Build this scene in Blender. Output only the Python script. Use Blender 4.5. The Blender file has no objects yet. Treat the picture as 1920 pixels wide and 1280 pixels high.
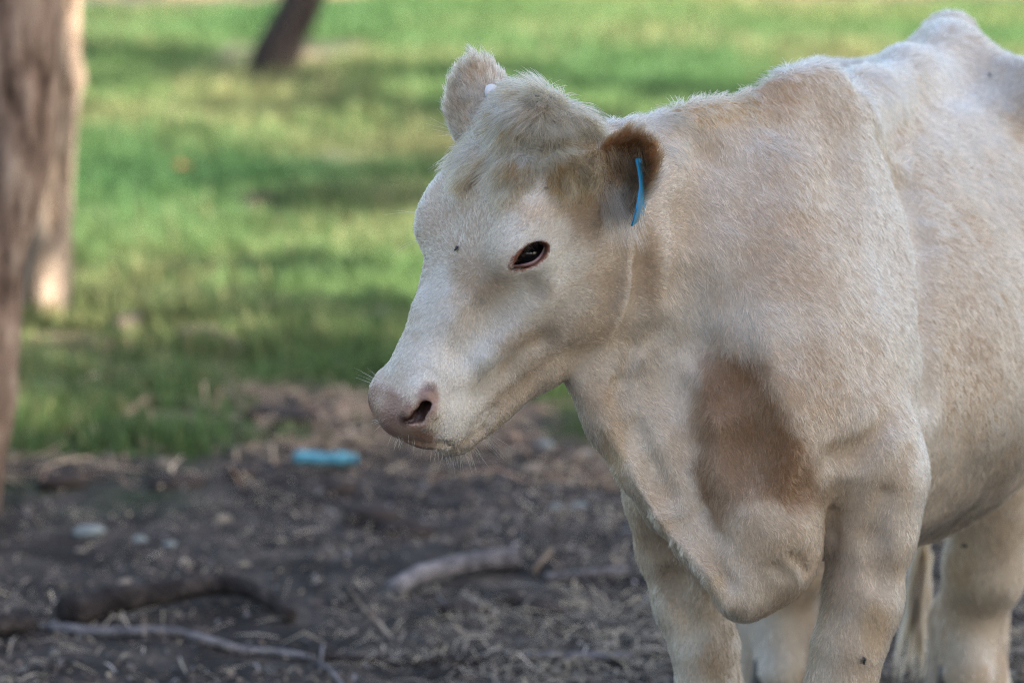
import bpy, math, random
import numpy as np
from mathutils import Vector, Matrix

# ------------------------------------------------------------------ scene, camera, sky, sun, exposure
SC = bpy.context.scene
COL = SC.collection
rng = np.random.default_rng(7)
random.seed(7)
RES = 0.85     # grid spacing of the cow's field
FUR = 1.0     # amount of hair

CAM_H = 1.6
PITCH = 0.161
FOCAL = 135.0
cam_d = bpy.data.cameras.new('camera')
cam = bpy.data.objects.new('camera', cam_d)
COL.objects.link(cam)
cam.location = (0, 0, CAM_H)
cam.rotation_euler = (math.pi / 2 - PITCH, 0, 0)
cam_d.lens = FOCAL
cam_d.sensor_width = 36.0
cam_d.clip_start = 0.05
cam_d.clip_end = 2000
cam_d.dof.use_dof = True
cam_d.dof.focus_distance = 5.0
cam_d.dof.aperture_fstop = 3.5
SC.camera = cam

SUN_EL = math.radians(42)
SUN_AZ = math.radians(118)      # direction towards the sun, from +X anticlockwise... see SDIR
SDIR = Vector((math.cos(SUN_EL) * math.sin(SUN_AZ), math.cos(SUN_EL) * math.cos(SUN_AZ), math.sin(SUN_EL)))
world = bpy.data.worlds.new('World')
SC.world = world
world.use_nodes = True
wn = world.node_tree
bg = wn.nodes['Background']
sky = wn.nodes.new('ShaderNodeTexSky')
sky.sky_type = 'NISHITA'
sky.sun_disc = False
sky.sun_elevation = SUN_EL
sky.sun_rotation = SUN_AZ
sky.dust_density = 2.6
sky.ozone_density = 0.6
wn.links.new(sky.outputs[0], bg.inputs[0])
bg.inputs[1].default_value = 0.12
sun_d = bpy.data.lights.new('sun', 'SUN')
sun_d.energy = 5.0
sun_d.angle = math.radians(0.53)
sun_d.color = (1.0, 0.93, 0.82)
sun = bpy.data.objects.new('sun', sun_d)
COL.objects.link(sun)
sun.rotation_euler = SDIR.to_track_quat('Z', 'Y').to_euler()
sun.location = SDIR * 40
SC.view_settings.view_transform = 'Standard'
SC.view_settings.look = 'None'
SC.view_settings.gamma = 1.0
SC.view_settings.exposure = 2.32
SC.cycles.max_bounces = 7
SC.cycles.transmission_bounces = 5
SC.cycles.use_adaptive_sampling = False
SC.cycles.diffuse_bounces = 4
SC.cycles.transparent_max_bounces = 8
SC.cycles.use_denoising = True
SC.cycles.denoising_prefilter = 'NONE'
SC.cycles.filter_width = 1.05
SC.cycles.caustics_reflective = False
SC.cycles.caustics_refractive = False

FPX = FOCAL / 36.0 * 1920.0
CP, SP = math.cos(PITCH), math.sin(PITCH)


def W(px, py, Y):
    """A point of the place at depth Y in front of the camera that the photograph shows at (px, py)."""
    cx = (px - 960) / FPX
    cy = -(py - 640) / FPX
    dy = CP + cy * SP
    dz = -SP + cy * CP
    s = Y / dy
    return np.array([cx * s, Y, CAM_H + dz * s])


def G(px, py):
    """The point of level ground that the photograph shows at (px, py)."""
    cx = (px - 960) / FPX
    cy = -(py - 640) / FPX
    dy = CP + cy * SP
    dz = -SP + cy * CP
    s = -CAM_H / dz
    return np.array([cx * s, dy * s, 0.0])


def tag(o, label=None, cat=None, group=None, kind=None):
    if label: o['label'] = label
    if cat: o['category'] = cat
    if group: o['group'] = group
    if kind: o['kind'] = kind
    return o


def mesh_obj(name, verts, faces, mat, parent=None, smooth=True):
    me = bpy.data.meshes.new(name)
    if isinstance(verts, np.ndarray):
        verts = verts.tolist()
    if isinstance(faces, np.ndarray):
        faces = faces.tolist()
    me.from_pydata(verts, [], faces)
    me.update()
    if smooth:
        me.polygons.foreach_set('use_smooth', np.ones(len(me.polygons), dtype=bool))
    if mat: me.materials.append(mat)
    o = bpy.data.objects.new(name, me)
    COL.objects.link(o)
    if parent: o.parent = parent
    return o


def empty(name, loc=(0, 0, 0)):
    o = bpy.data.objects.new(name, None)
    o.empty_display_size = 0.1
    COL.objects.link(o)
    o.location = loc
    return o


# ------------------------------------------------------------------ value noise (numpy)
_perm = np.random.default_rng(3).random((64, 64, 64)).astype(np.float32)


def vnoise(p, scale):
    q = np.asarray(p, dtype=np.float32) * scale + 100.0
    i = np.floor(q).astype(np.int32)
    f = q - i
    f = f * f * (3 - 2 * f)
    i0 = i % 64
    i1 = (i + 1) % 64
    r = 0
    for a in (0, 1):
        for b in (0, 1):
            for c in (0, 1):
                w = (f[..., 0] if a else 1 - f[..., 0]) * (f[..., 1] if b else 1 - f[..., 1]) * (f[..., 2] if c else 1 - f[..., 2])
                ii = (i1 if a else i0)[..., 0]
                jj = (i1 if b else i0)[..., 1]
                kk = (i1 if c else i0)[..., 2]
                r = r + w * _perm[ii, jj, kk]
    return r * 2 - 1


def sstep(a, b, x):
    t = np.clip((x - a) / (b - a), 0, 1)
    return t * t * (3 - 2 * t)


def nrm(v):
    v = np.asarray(v, dtype=float)
    return v / (np.linalg.norm(v, axis=-1, keepdims=True) + 1e-12)
# ------------------------------------------------------------------ the cow's body: a field of smoothly joined masses, meshed as one surface
def axis_coords(spans):
    out = [spans[0][0]]
    for a, b, h in spans:
        n = max(1, int(round((b - a) / h)))
        out.extend((a + (b - a) * (np.arange(1, n + 1) / n)).tolist())
    return np.array(out, dtype=np.float32)


GX = axis_coords([(-0.24, 0.24, 0.0034 * RES), (0.24, 0.62, 0.0055 * RES), (0.62, 1.12, 0.014)])
GY = axis_coords([(4.62, 5.12, 0.0034 * RES), (5.12, 5.45, 0.0065 * RES), (5.45, 6.55, 0.014)])
GZ = axis_coords([(-0.02, 0.28, 0.013), (0.28, 0.66, 0.0058 * RES), (0.66, 1.24, 0.0034 * RES)])
F = np.full((len(GX), len(GY), len(GZ)), 1.0, dtype=np.float32)


def _box(lo, hi):
    s = []
    for g, a, b in zip((GX, GY, GZ), lo, hi):
        i = max(0, int(np.searchsorted(g, a)) - 1)
        j = min(len(g), int(np.searchsorted(g, b)) + 1)
        s.append(slice(i, j))
    return tuple(s)


def _pts(s):
    return GX[s[0]][:, None, None], GY[s[1]][None, :, None], GZ[s[2]][None, None, :]


def _apply(s, d, k, op):
    A = F[s]
    if op == 'add':
        h = np.clip(0.5 + 0.5 * (A - d) / k, 0, 1)
        F[s] = A * (1 - h) + d * h - k * h * (1 - h)
    else:
        h = np.clip(0.5 - 0.5 * (A + d) / k, 0, 1)
        F[s] = A * (1 - h) - d * h + k * h * (1 - h)


def cone(a, b, ra, rb, k=0.03, op='add'):
    a = np.asarray(a, float); b = np.asarray(b, float)
    m = max(ra, rb) + k + 0.02
    s = _box(np.minimum(a, b) - m, np.maximum(a, b) + m)
    X, Y, Z = _pts(s)
    ba = b - a
    L = float(ba @ ba)
    t = np.clip(((X - a[0]) * ba[0] + (Y - a[1]) * ba[1] + (Z - a[2]) * ba[2]) / L, 0, 1)
    d = np.sqrt((X - a[0] - t * ba[0]) ** 2 + (Y - a[1] - t * ba[1]) ** 2 + (Z - a[2] - t * ba[2]) ** 2) - (ra + (rb - ra) * t)
    _apply(s, d.astype(np.float32), k, op)


def chain(pts, rad, k=0.03, op='add'):
    for i in range(len(pts) - 1):
        cone(pts[i], pts[i + 1], rad[i], rad[i + 1], k, op)


def ell(c, R, ax=None, k=0.03, op='add'):
    """Ellipsoid with radii R along the rows of ax."""
    c = np.asarray(c, float)
    ax = np.eye(3) if ax is None else np.asarray(ax, float)
    R = np.asarray(R, float)
    m = np.sqrt(((ax * R[:, None]) ** 2).sum(0)) + k + 0.02
    s = _box(c - m, c + m)
    X, Y, Z = _pts(s)
    dx, dy, dz = X - c[0], Y - c[1], Z - c[2]
    q0 = 0; q1 = 0
    for i in range(3):
        u = dx * ax[i, 0] + dy * ax[i, 1] + dz * ax[i, 2]
        q0 = q0 + (u / R[i]) ** 2
        q1 = q1 + (u / R[i] ** 2) ** 2
    k0 = np.sqrt(q0); k1 = np.sqrt(q1) + 1e-9
    d = k0 * (k0 - 1.0) / k1
    _apply(s, d.astype(np.float32), k, op)


def hermite(xs, ys, n=240):
    xs = np.asarray(xs, float); ys = np.asarray(ys, float)
    m = np.gradient(ys, xs)
    x = np.linspace(xs[0], xs[-1], n)
    i = np.clip(np.searchsorted(xs, x) - 1, 0, len(xs) - 2)
    h = xs[i + 1] - xs[i]
    t = (x - xs[i]) / h
    return x, ((2 * t ** 3 - 3 * t ** 2 + 1) * ys[i] + (t ** 3 - 2 * t ** 2 + t) * h * m[i]
               + (-2 * t ** 3 + 3 * t ** 2) * ys[i + 1] + (t ** 3 - t ** 2) * h * m[i + 1])


def loft(o, A, L, N, st, k=0.04, p=2.2, op='add'):
    """Sweep along A from o; a station is (a, n_top, n_bottom, w_top, w_mid, w_bottom, l_offset)."""
    o = np.asarray(o, float); A = np.asarray(A, float); L = np.asarray(L, float); N = np.asarray(N, float)
    st = np.asarray(st, float)
    a = st[:, 0]
    tab = [hermite(a, st[:, j]) for j in range(1, 7)]
    corners = []
    for q in st:
        for nn in (q[1], q[2]):
            for w in (-1, 1):
                corners.append(o + A * q[0] + N * nn + L * (q[6] + w * max(q[3:6])))
    corners = np.array(corners)
    s = _box(corners.min(0) - k - 0.03, corners.max(0) + k + 0.03)
    X, Y, Z = _pts(s)
    dx, dy, dz = X - o[0], Y - o[1], Z - o[2]
    u = dx * A[0] + dy * A[1] + dz * A[2]
    l = dx * L[0] + dy * L[1] + dz * L[2]
    n = dx * N[0] + dy * N[1] + dz * N[2]
    uc = np.clip(u, a[0], a[-1])
    nt, nb, wt, wm, wb, lo = [np.interp(uc, x, y).astype(np.float32) for x, y in tab]
    cn = (nt + nb) / 2
    hn = np.maximum((nt - nb) / 2, 0.004)
    sN = (n - cn) / hn
    sc = np.clip(sN, -1, 1)
    w = wm + 0.5 * (wt - wb) * sc + (0.5 * (wt + wb) - wm) * sc * sc
    w = np.maximum(w, 0.004)
    r = (np.abs(sN) ** p + np.abs((l - lo) / w) ** p) ** (1 / p)
    d = (r - 1) * np.minimum(hn, w)
    over = np.maximum(a[0] - u, u - a[-1])
    d = np.where(over > 0, np.sqrt(np.maximum(d, 0) ** 2 + over ** 2), np.maximum(d, over))
    _apply(s, d.astype(np.float32), k, op)


def cloud(P, r, k=0.006):
    """Thin curved leaf: spheres of radius r[i] on the points P."""
    lo = P.min(0) - 0.03; hi = P.max(0) + 0.03
    s = _box(lo, hi)
    X, Y, Z = _pts(s)
    d = np.full((X.shape[0], Y.shape[1], Z.shape[2]), 1.0, dtype=np.float32)
    x0, y0, z0 = s[0].start, s[1].start, s[2].start
    for p, ri in zip(P, r):
        m = ri + 0.012
        b = _box(p - m, p + m)
        X, Y, Z = _pts(b)
        e = np.sqrt((X - p[0]) ** 2 + (Y - p[1]) ** 2 + (Z - p[2]) ** 2) - ri
        v = d[b[0].start - x0:b[0].stop - x0, b[1].start - y0:b[1].stop - y0, b[2].start - z0:b[2].stop - z0]
        np.minimum(v, e, out=v)
    _apply(s, d, k, 'add')


def surface_nets():
    S = F < 0
    nx, ny, nz = F.shape
    c = [S[a:nx - 1 + a, b:ny - 1 + b, d:nz - 1 + d] for a in (0, 1) for b in (0, 1) for d in (0, 1)]
    allc = np.logical_and.reduce(c); anyc = np.logical_or.reduce(c)
    act = np.argwhere(anyc & ~allc)
    idx = np.full((nx - 1, ny - 1, nz - 1), -1, dtype=np.int32)
    idx[act[:, 0], act[:, 1], act[:, 2]] = np.arange(len(act))
    acc = np.zeros((len(act), 3)); cnt = np.zeros(len(act))
    off = [(a, b, d) for a in (0, 1) for b in (0, 1) for d in (0, 1)]
    for p in off:
        for ax in range(3):
            if p[ax] == 1: continue
            q = list(p); q[ax] = 1
            i0 = act + np.array(p); i1 = act + np.array(q)
            f0 = F[i0[:, 0], i0[:, 1], i0[:, 2]]; f1 = F[i1[:, 0], i1[:, 1], i1[:, 2]]
            m = (f0 < 0) != (f1 < 0)
            t = np.where(m, f0 / np.where(m, f0 - f1, 1), 0)
            w0 = np.stack([GX[i0[:, 0]], GY[i0[:, 1]], GZ[i0[:, 2]]], 1)
            w1 = np.stack([GX[i1[:, 0]], GY[i1[:, 1]], GZ[i1[:, 2]]], 1)
            acc += (w0 + (w1 - w0) * t[:, None]) * m[:, None]
            cnt += m
    V = acc / cnt[:, None]
    faces = []
    for ax in range(3):
        sl0 = [slice(None)] * 3; sl1 = [slice(None)] * 3
        sl0[ax] = slice(0, -1); sl1[ax] = slice(1, None)
        ch = S[tuple(sl0)] != S[tuple(sl1)]
        e = np.argwhere(ch)
        o1, o2 = [(1, 2), (2, 0), (0, 1)][ax]
        e = e[(e[:, o1] > 0) & (e[:, o2] > 0)]
        e = e[(e[:, o1] < F.shape[o1] - 1) & (e[:, o2] < F.shape[o2] - 1)]
        inside0 = S[e[:, 0], e[:, 1], e[:, 2]]
        q = []
        for d1, d2 in ((-1, -1), (0, -1), (0, 0), (-1, 0)):
            ee = e.copy(); ee[:, o1] += d1; ee[:, o2] += d2
            q.append(idx[ee[:, 0], ee[:, 1], ee[:, 2]])
        q = np.stack(q, 1)
        q[~inside0] = q[~inside0][:, ::-1]
        faces.append(q)
    return V, np.concatenate(faces)


def S(px, py, y0=4.6, y1=6.5):
    """First surface point of the field on the line of sight through (px, py)."""
    Ys = np.arange(y0, y1, 0.002)
    p0 = W(px, py, 1.0); c = np.array([0, 0, CAM_H])
    P = c + (p0 - c) * Ys[:, None]
    def ni(g, v):
        i = np.clip(np.searchsorted(g, v), 1, len(g) - 1)
        return np.where(v - g[i - 1] < g[i] - v, i - 1, i)
    f = F[ni(GX, P[:, 0]), ni(GY, P[:, 1]), ni(GZ, P[:, 2])]
    j = int(np.argmax(f < 0))
    if f[j] >= 0: return None
    return P[j]


def Sn(p, e=0.012):
    """Outward direction of the field at p."""
    def v(q):
        i = [int(np.clip(np.searchsorted(g, x), 1, len(g) - 1)) for g, x in zip((GX, GY, GZ), q)]
        return float(F[tuple(i)])
    g = np.array([v(p + d * e) - v(p - d * e) for d in np.eye(3)])
    return nrm(g)
# ------------------------------------------------------------------ materials helper
def new_mat(name):
    m = bpy.data.materials.new(name)
    m.use_nodes = True
    nt = m.node_tree
    return m, nt, nt.nodes['Principled BSDF']


def simple_mat(name, col, rough=0.6, spec=0.3, noise=None, bump=0.0, nscale=40.0):
    m, nt, b = new_mat(name)
    b.inputs['Roughness'].default_value = rough
    b.inputs['Specular IOR Level'].default_value = spec
    b.inputs['Base Color'].default_value = (*col, 1)
    if noise is not None:
        tc = nt.nodes.new('ShaderNodeTexCoord')
        nz = nt.nodes.new('ShaderNodeTexNoise')
        nz.inputs['Scale'].default_value = nscale
        nz.inputs['Detail'].default_value = 6
        nt.links.new(tc.outputs['Object'], nz.inputs['Vector'])
        mx = nt.nodes.new('ShaderNodeMix'); mx.data_type = 'RGBA'
        mx.inputs['A'].default_value = (*col, 1)
        mx.inputs['B'].default_value = (*noise, 1)
        nt.links.new(nz.outputs['Fac'], mx.inputs['Factor'])
        nt.links.new(mx.outputs['Result'], b.inputs['Base Color'])
        if bump:
            bp = nt.nodes.new('ShaderNodeBump')
            bp.inputs['Strength'].default_value = bump
            bp.inputs['Distance'].default_value = 0.01
            nt.links.new(nz.outputs['Fac'], bp.inputs['Height'])
            nt.links.new(bp.outputs['Normal'], b.inputs['Normal'])
    return m


# ------------------------------------------------------------------ fast meshes and tubes
def fast_mesh(name, V, Fq, mat, parent=None, smooth=False, attrs=None):
    me = bpy.data.meshes.new(name)
    V = np.asarray(V, dtype=np.float32); Fq = np.asarray(Fq, dtype=np.int32)
    k = Fq.shape[1]
    me.vertices.add(len(V)); me.vertices.foreach_set('co', V.ravel())
    me.loops.add(Fq.size); me.loops.foreach_set('vertex_index', Fq.ravel())
    me.polygons.add(len(Fq))
    me.polygons.foreach_set('loop_start', np.arange(0, Fq.size, k, dtype=np.int32))
    me.polygons.foreach_set('use_smooth', np.full(len(Fq), smooth, dtype=bool))
    me.update(calc_edges=True)
    for an, arr in (attrs or {}).items():
        at_ = me.attributes.new(an, 'FLOAT_COLOR', 'POINT')
        at_.data.foreach_set('color', np.concatenate([arr, np.ones((len(V), 1))], 1).astype(np.float32).ravel())
    me.materials.append(mat)
    o = bpy.data.objects.new(name, me)
    COL.objects.link(o)
    if parent: o.parent = parent
    return o


def spline(P, n):
    P = np.asarray(P, float)
    t = np.concatenate([[0], np.cumsum(np.linalg.norm(np.diff(P[:, :3], axis=0), axis=1))])
    return np.stack([hermite(t, P[:, i], n)[1] for i in range(P.shape[1])], 1)


def tube(P, R, nseg=12, rough=0.08, seed=0, cap=True, freq=9.0):
    """Verts and quads of a tapering limb with an uneven skin."""
    P = np.asarray(P, float); n = len(P)
    T = nrm(np.gradient(P, axis=0))
    ref = np.array([0.31, 0.22, 0.92]) if abs(T[0] @ np.array([0, 0, 1.0])) < 0.8 else np.array([1.0, 0.1, 0.1])
    V = []
    for i in range(n):
        a = nrm(ref - T[i] * (ref @ T[i])); b = np.cross(T[i], a); ref = a
        th = np.arange(nseg) / nseg * 2 * np.pi
        d = np.cos(th)[:, None] * a + np.sin(th)[:, None] * b
        q = P[i] + d * R[i]
        s = 1 + rough * vnoise(q * 1.0 + seed * 3.7, freq / max(R[0] * 10, 0.05)) + 0.5 * rough * vnoise(q + seed, 2.5 * freq / max(R[0] * 10, 0.05))
        V.append(P[i] + d * (R[i] * s)[:, None])
    V = np.concatenate(V)
    Fq = []
    for i in range(n - 1):
        for j in range(nseg):
            k = (j + 1) % nseg
            Fq.append((i * nseg + j, i * nseg + k, (i + 1) * nseg + k, (i + 1) * nseg + j))
    if cap:
        for end, idx in ((0, 0), (1, n - 1)):
            c = len(V); V = np.concatenate([V, P[idx][None] + T[idx] * R[idx] * 0.25 * (1 if end else -1)])
            for j in range(nseg):
                k = (j + 1) % nseg
                Fq.append((c, c, idx * nseg + k, idx * nseg + j) if not end else (c, c, idx * nseg + j, idx * nseg + k))
    F3 = [f if f[0] != f[1] else f[1:] for f in Fq]
    return V, F3


# ------------------------------------------------------------------ ground
GRASS_EDGE = 8.55
BAREP = [(*G(270, 790)[:2], 0.10, 1.0), (*G(330, 775)[:2], 0.09, 0.95), (*G(505, 735)[:2], 0.12, 1.0), (*G(640, 745)[:2], 0.12, 0.9), (*G(250, 690)[:2], 0.10, 0.8),
         (*G(400, 690)[:2], 0.10, 0.8), (*G(130, 625)[:2], 0.14, 0.7), (*G(640, 290)[:2], 0.35, 0.6), (*G(180, 400)[:2], 0.25, 0.7), (*G(560, 780)[:2], 0.14, 0.95)]


def grass_amount(x, y):
    """1 on the grass, 0 on the bare dirt, with a ragged edge between."""
    p = np.stack([x, y, np.zeros_like(x)], -1)
    e = GRASS_EDGE + 0.34 * vnoise(p, 0.9) + 0.46 * vnoise(p + 8, 2.6) + 0.26 * vnoise(p + 5, 6.0) + 0.14 * np.tanh(x * 0.7) - 0.32 * sstep(-0.45, -0.8, x) + 0.30 * sstep(-0.7, -0.35, x) * sstep(0.3, -0.2, x)
    g = sstep(-0.35, 0.60, y - e + 0.25 * vnoise(p + 17, 11.0))
    for (bx, by, br, ba_) in BAREP:
        g = g * (1 - ba_ * np.exp(-(((x - bx) / br) ** 2 + ((y - by) / (br * 1.3)) ** 2)))
    g = g * (1 - 0.85 * sstep(0.35, 0.65, vnoise(p + 31, 0.8)) * sstep(16.5, 19.0, y))
    yy = y + 0.8 * vnoise(p + 2, 0.5)
    g = g * (1 - sstep(21.9, 23.0, yy) * (1 - sstep(25.0, 28.0, yy)))
    return g


def ground_z(x, y):
    p = np.stack([x, y, np.zeros_like(x)], -1)
    near = sstep(40, 14, np.abs(y - 8) + np.abs(x))
    return near * (0.016 * vnoise(p, 1.6) + 0.012 * vnoise(p + 4, 4.5) + 0.006 * vnoise(p + 9, 13.0)) - 0.012


_gx = axis_coords([(-300, -40, 40), (-40, -8, 4), (-8, -2.6, 0.4), (-2.6, 2.6, 0.045), (2.6, 8, 0.4), (8, 40, 4), (40, 300, 40)])
_gy = axis_coords([(-120, -8, 14), (-8, 4.5, 0.6), (4.5, 11.0, 0.045), (11, 24, 0.16), (24, 60, 3), (60, 500, 44)])
_X, _Y = np.meshgrid(_gx, _gy, indexing='ij')
_x, _y = _X.ravel(), _Y.ravel()
_z = ground_z(_x, _y)
_i = np.arange(len(_x)).reshape(_X.shape)
_f = np.stack([_i[:-1, :-1].ravel(), _i[1:, :-1].ravel(), _i[1:, 1:].ravel(), _i[:-1, 1:].ravel()], 1)
_g = grass_amount(_x, _y)

gm, nt, bs = new_mat('paddock_ground')
at = nt.nodes.new('ShaderNodeAttribute'); at.attribute_name = 'cover'
tc = nt.nodes.new('ShaderNodeTexCoord')


def node_noise(scale, detail=6, rough=0.6, vec=None):
    nz = nt.nodes.new('ShaderNodeTexNoise')
    nz.inputs['Scale'].default_value = scale; nz.inputs['Detail'].default_value = detail; nz.inputs['Roughness'].default_value = rough
    nt.links.new(vec or tc.outputs['Object'], nz.inputs['Vector'])
    return nz


def node_ramp(src, stops):
    r = nt.nodes.new('ShaderNodeValToRGB')
    el = r.color_ramp.elements
    while len(el) < len(stops): el.new(0.5)
    for e, (p_, c_) in zip(el, stops):
        e.position = p_; e.color = (*c_, 1)
    nt.links.new(src, r.inputs['Fac'])
    return r


na = node_noise(7.0); nb = node_noise(46.0, 4)
dirt = node_ramp(na.outputs['Fac'], [(0.30, (0.012, 0.011, 0.0105)), (0.46, (0.034, 0.030, 0.028)), (0.60, (0.070, 0.060, 0.054)), (0.76, (0.13, 0.107, 0.085))])
fleck = node_ramp(nb.outputs['Fac'], [(0.56, (0, 0, 0)), (0.72, (1, 1, 1))])
dm = nt.nodes.new('ShaderNodeMix'); dm.data_type = 'RGBA'
dm.inputs['B'].default_value = (0.15, 0.12, 0.085, 1)
fm = nt.nodes.new('ShaderNodeMath'); fm.operation = 'MULTIPLY'; fm.inputs[1].default_value = 0.55
nt.links.new(fleck.outputs['Color'], fm.inputs[0])
nt.links.new(fm.outputs[0], dm.inputs['Factor']); nt.links.new(dirt.outputs['Color'], dm.inputs['A'])
nc = node_noise(1.3, 5)
turf = node_ramp(nc.outputs['Fac'], [(0.30, (0.035, 0.065, 0.022)), (0.55, (0.055, 0.09, 0.03)), (0.75, (0.12, 0.11, 0.05))])
mg = nt.nodes.new('ShaderNodeMix'); mg.data_type = 'RGBA'
nt.links.new(at.outputs['Fac'], mg.inputs['Factor'])
nt.links.new(dm.outputs['Result'], mg.inputs['A']); nt.links.new(turf.outputs['Color'], mg.inputs['B'])
# dry reddish earth and straw along the ragged edge and far off
sep = nt.nodes.new('ShaderNodeSeparateXYZ'); nt.links.new(tc.outputs['Object'], sep.inputs[0])
mr1 = nt.nodes.new('ShaderNodeMapRange'); mr1.inputs['From Min'].default_value = 8.2; mr1.inputs['From Max'].default_value = 8.9
nt.links.new(sep.outputs['Y'], mr1.inputs['Value'])
inv = nt.nodes.new('ShaderNodeMath'); inv.operation = 'SUBTRACT'; inv.inputs[0].default_value = 1.0
nt.links.new(at.outputs['Fac'], inv.inputs[1])
mm = nt.nodes.new('ShaderNodeMath'); mm.operation = 'MULTIPLY'; mm.use_clamp = True
nt.links.new(mr1.outputs['Result'], mm.inputs[0]); nt.links.new(inv.outputs[0], mm.inputs[1])
mp = nt.nodes.new('ShaderNodeMath'); mp.operation = 'MULTIPLY'
nt.links.new(mm.outputs[0], mp.inputs[0]); nt.links.new(node_ramp(node_noise(2.4, 4).outputs['Fac'], [(0.45, (0, 0, 0)), (0.6, (1, 1, 1))]).outputs['Color'], mp.inputs[1])
md = nt.nodes.new('ShaderNodeMix'); md.data_type = 'RGBA'; md.inputs['B'].default_value = (0.22, 0.145, 0.095, 1)
nt.links.new(mp.outputs[0], md.inputs['Factor']); nt.links.new(mg.outputs['Result'], md.inputs['A'])
nt.links.new(md.outputs['Result'], bs.inputs['Base Color'])
bs.inputs['Roughness'].default_value = 0.95; bs.inputs['Specular IOR Level'].default_value = 0.12
bp = nt.nodes.new('ShaderNodeBump'); bp.inputs['Distance'].default_value = 0.03; bp.inputs['Strength'].default_value = 0.9
nt.links.new(nb.outputs['Fac'], bp.inputs['Height']); nt.links.new(bp.outputs['Normal'], bs.inputs['Normal'])

ground = fast_mesh('ground', np.stack([_x, _y, _z], 1), _f, gm, smooth=True, attrs={'cover': np.repeat(_g[:, None], 3, 1)})
tag(ground, 'paddock ground, dark littered dirt in front and grass behind', 'ground', kind='structure')


def GZat(x, y):
    return float(ground_z(np.array([x]), np.array([y]))[0])


def leaf_mat(name, rough=0.6, trans=0.35):
    m, nt_, b = new_mat(name)
    a = nt_.nodes.new('ShaderNodeAttribute'); a.attribute_name = 'tint'
    nt_.links.new(a.outputs['Color'], b.inputs['Base Color'])
    b.inputs['Roughness'].default_value = rough; b.inputs['Specular IOR Level'].default_value = 0.25
    tr = nt_.nodes.new('ShaderNodeBsdfTranslucent'); nt_.links.new(a.outputs['Color'], tr.inputs['Color'])
    mx_ = nt_.nodes.new('ShaderNodeMixShader'); mx_.inputs[0].default_value = trans
    nt_.links.new(b.outputs[0], mx_.inputs[1]); nt_.links.new(tr.outputs[0], mx_.inputs[2])
    nt_.links.new(mx_.outputs[0], nt_.nodes['Material Output'].inputs['Surface'])
    return m


# ------------------------------------------------------------------ grass: blades in a mass
def blades(n, y0, y1, hmin, hmax, wid, dens_pow=1.0, thr=0.15):
    Yb = y0 + (y1 - y0) * rng.random(n) ** dens_pow
    Xb = (rng.random(n) * 2 - 1) * (0.165 * Yb + 1.4)
    g = grass_amount(Xb, Yb)
    p = np.stack([Xb, Yb, np.zeros(n)], 1)
    clump = 0.55 + 0.45 * vnoise(p, 5.0)
    keep = (rng.random(n) < g * (0.35 + 0.9 * np.clip(clump, 0, 1))) & (g > thr)
    Xb, Yb, p, clump, g = Xb[keep], Yb[keep], p[keep], clump[keep], g[keep]
    m = len(Xb)
    h = rng.uniform(hmin, hmax, m) * (0.6 + 0.7 * clump) * (0.25 + 0.75 * g ** 1.5)
    az = rng.random(m) * 2 * np.pi
    lean = rng.uniform(0.1, 0.9, m)
    side = np.stack([-np.sin(az), np.cos(az), np.zeros(m)], 1); d = np.stack([np.cos(az), np.sin(az), np.zeros(m)], 1)
    w = wid * rng.uniform(0.6, 1.4, m)
    b0 = np.stack([Xb, Yb, ground_z(Xb, Yb) - 0.004], 1)
    mid = b0 + np.array([0, 0, 1.0]) * (h * 0.62)[:, None] + d * (h * lean * 0.25)[:, None]
    tip = b0 + np.array([0, 0, 1.0]) * (h * (1 - 0.25 * lean))[:, None] + d * (h * lean * 0.8)[:, None]
    V = np.stack([b0 - side * w[:, None], b0 + side * w[:, None], mid + side * (w * 0.75)[:, None], mid - side * (w * 0.75)[:, None], tip], 1).reshape(-1, 3)
    i = np.arange(m) * 5
    T = np.concatenate([np.stack([i, i + 1, i + 2], 1), np.stack([i, i + 2, i + 3], 1), np.stack([i + 3, i + 2, i + 4], 1)])
    dry = sstep(0.25, 0.6, vnoise(p + 12, 1.1) + 0.35 * rng.normal(0, 1, m))
    big = 0.5 + 0.5 * vnoise(p + 3, 0.55)
    c = np.array([0.042, 0.122, 0.042]) + (np.array([0.150, 0.208, 0.068]) - np.array([0.042, 0.122, 0.042])) * big[:, None]
    c = c + (np.array([0.32, 0.26, 0.13]) - c) * (0.55 * dry)[:, None]
    c = c * np.exp(rng.normal(0, 0.22, m))[:, None]
    return V, T, np.repeat(c, 5, 0)


grassm = leaf_mat('grass_blade', 0.55, 0.4)
V, T, c = blades(210000, 8.2, 14.5, 0.05, 0.115, 0.0032)
tag(fast_mesh('grass', V, T, grassm, attrs={'tint': c}), 'short green grass growing behind the bare dirt', 'grass', kind='stuff')
V, T, c = blades(160000, 14.3, 24.0, 0.05, 0.10, 0.006)
tag(fast_mesh('grass', V, T, grassm, attrs={'tint': c}), 'short green grass of the paddock beyond, around the leaning trunk', 'grass', kind='stuff')

# ------------------------------------------------------------------ trees
barkn = [0]


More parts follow.
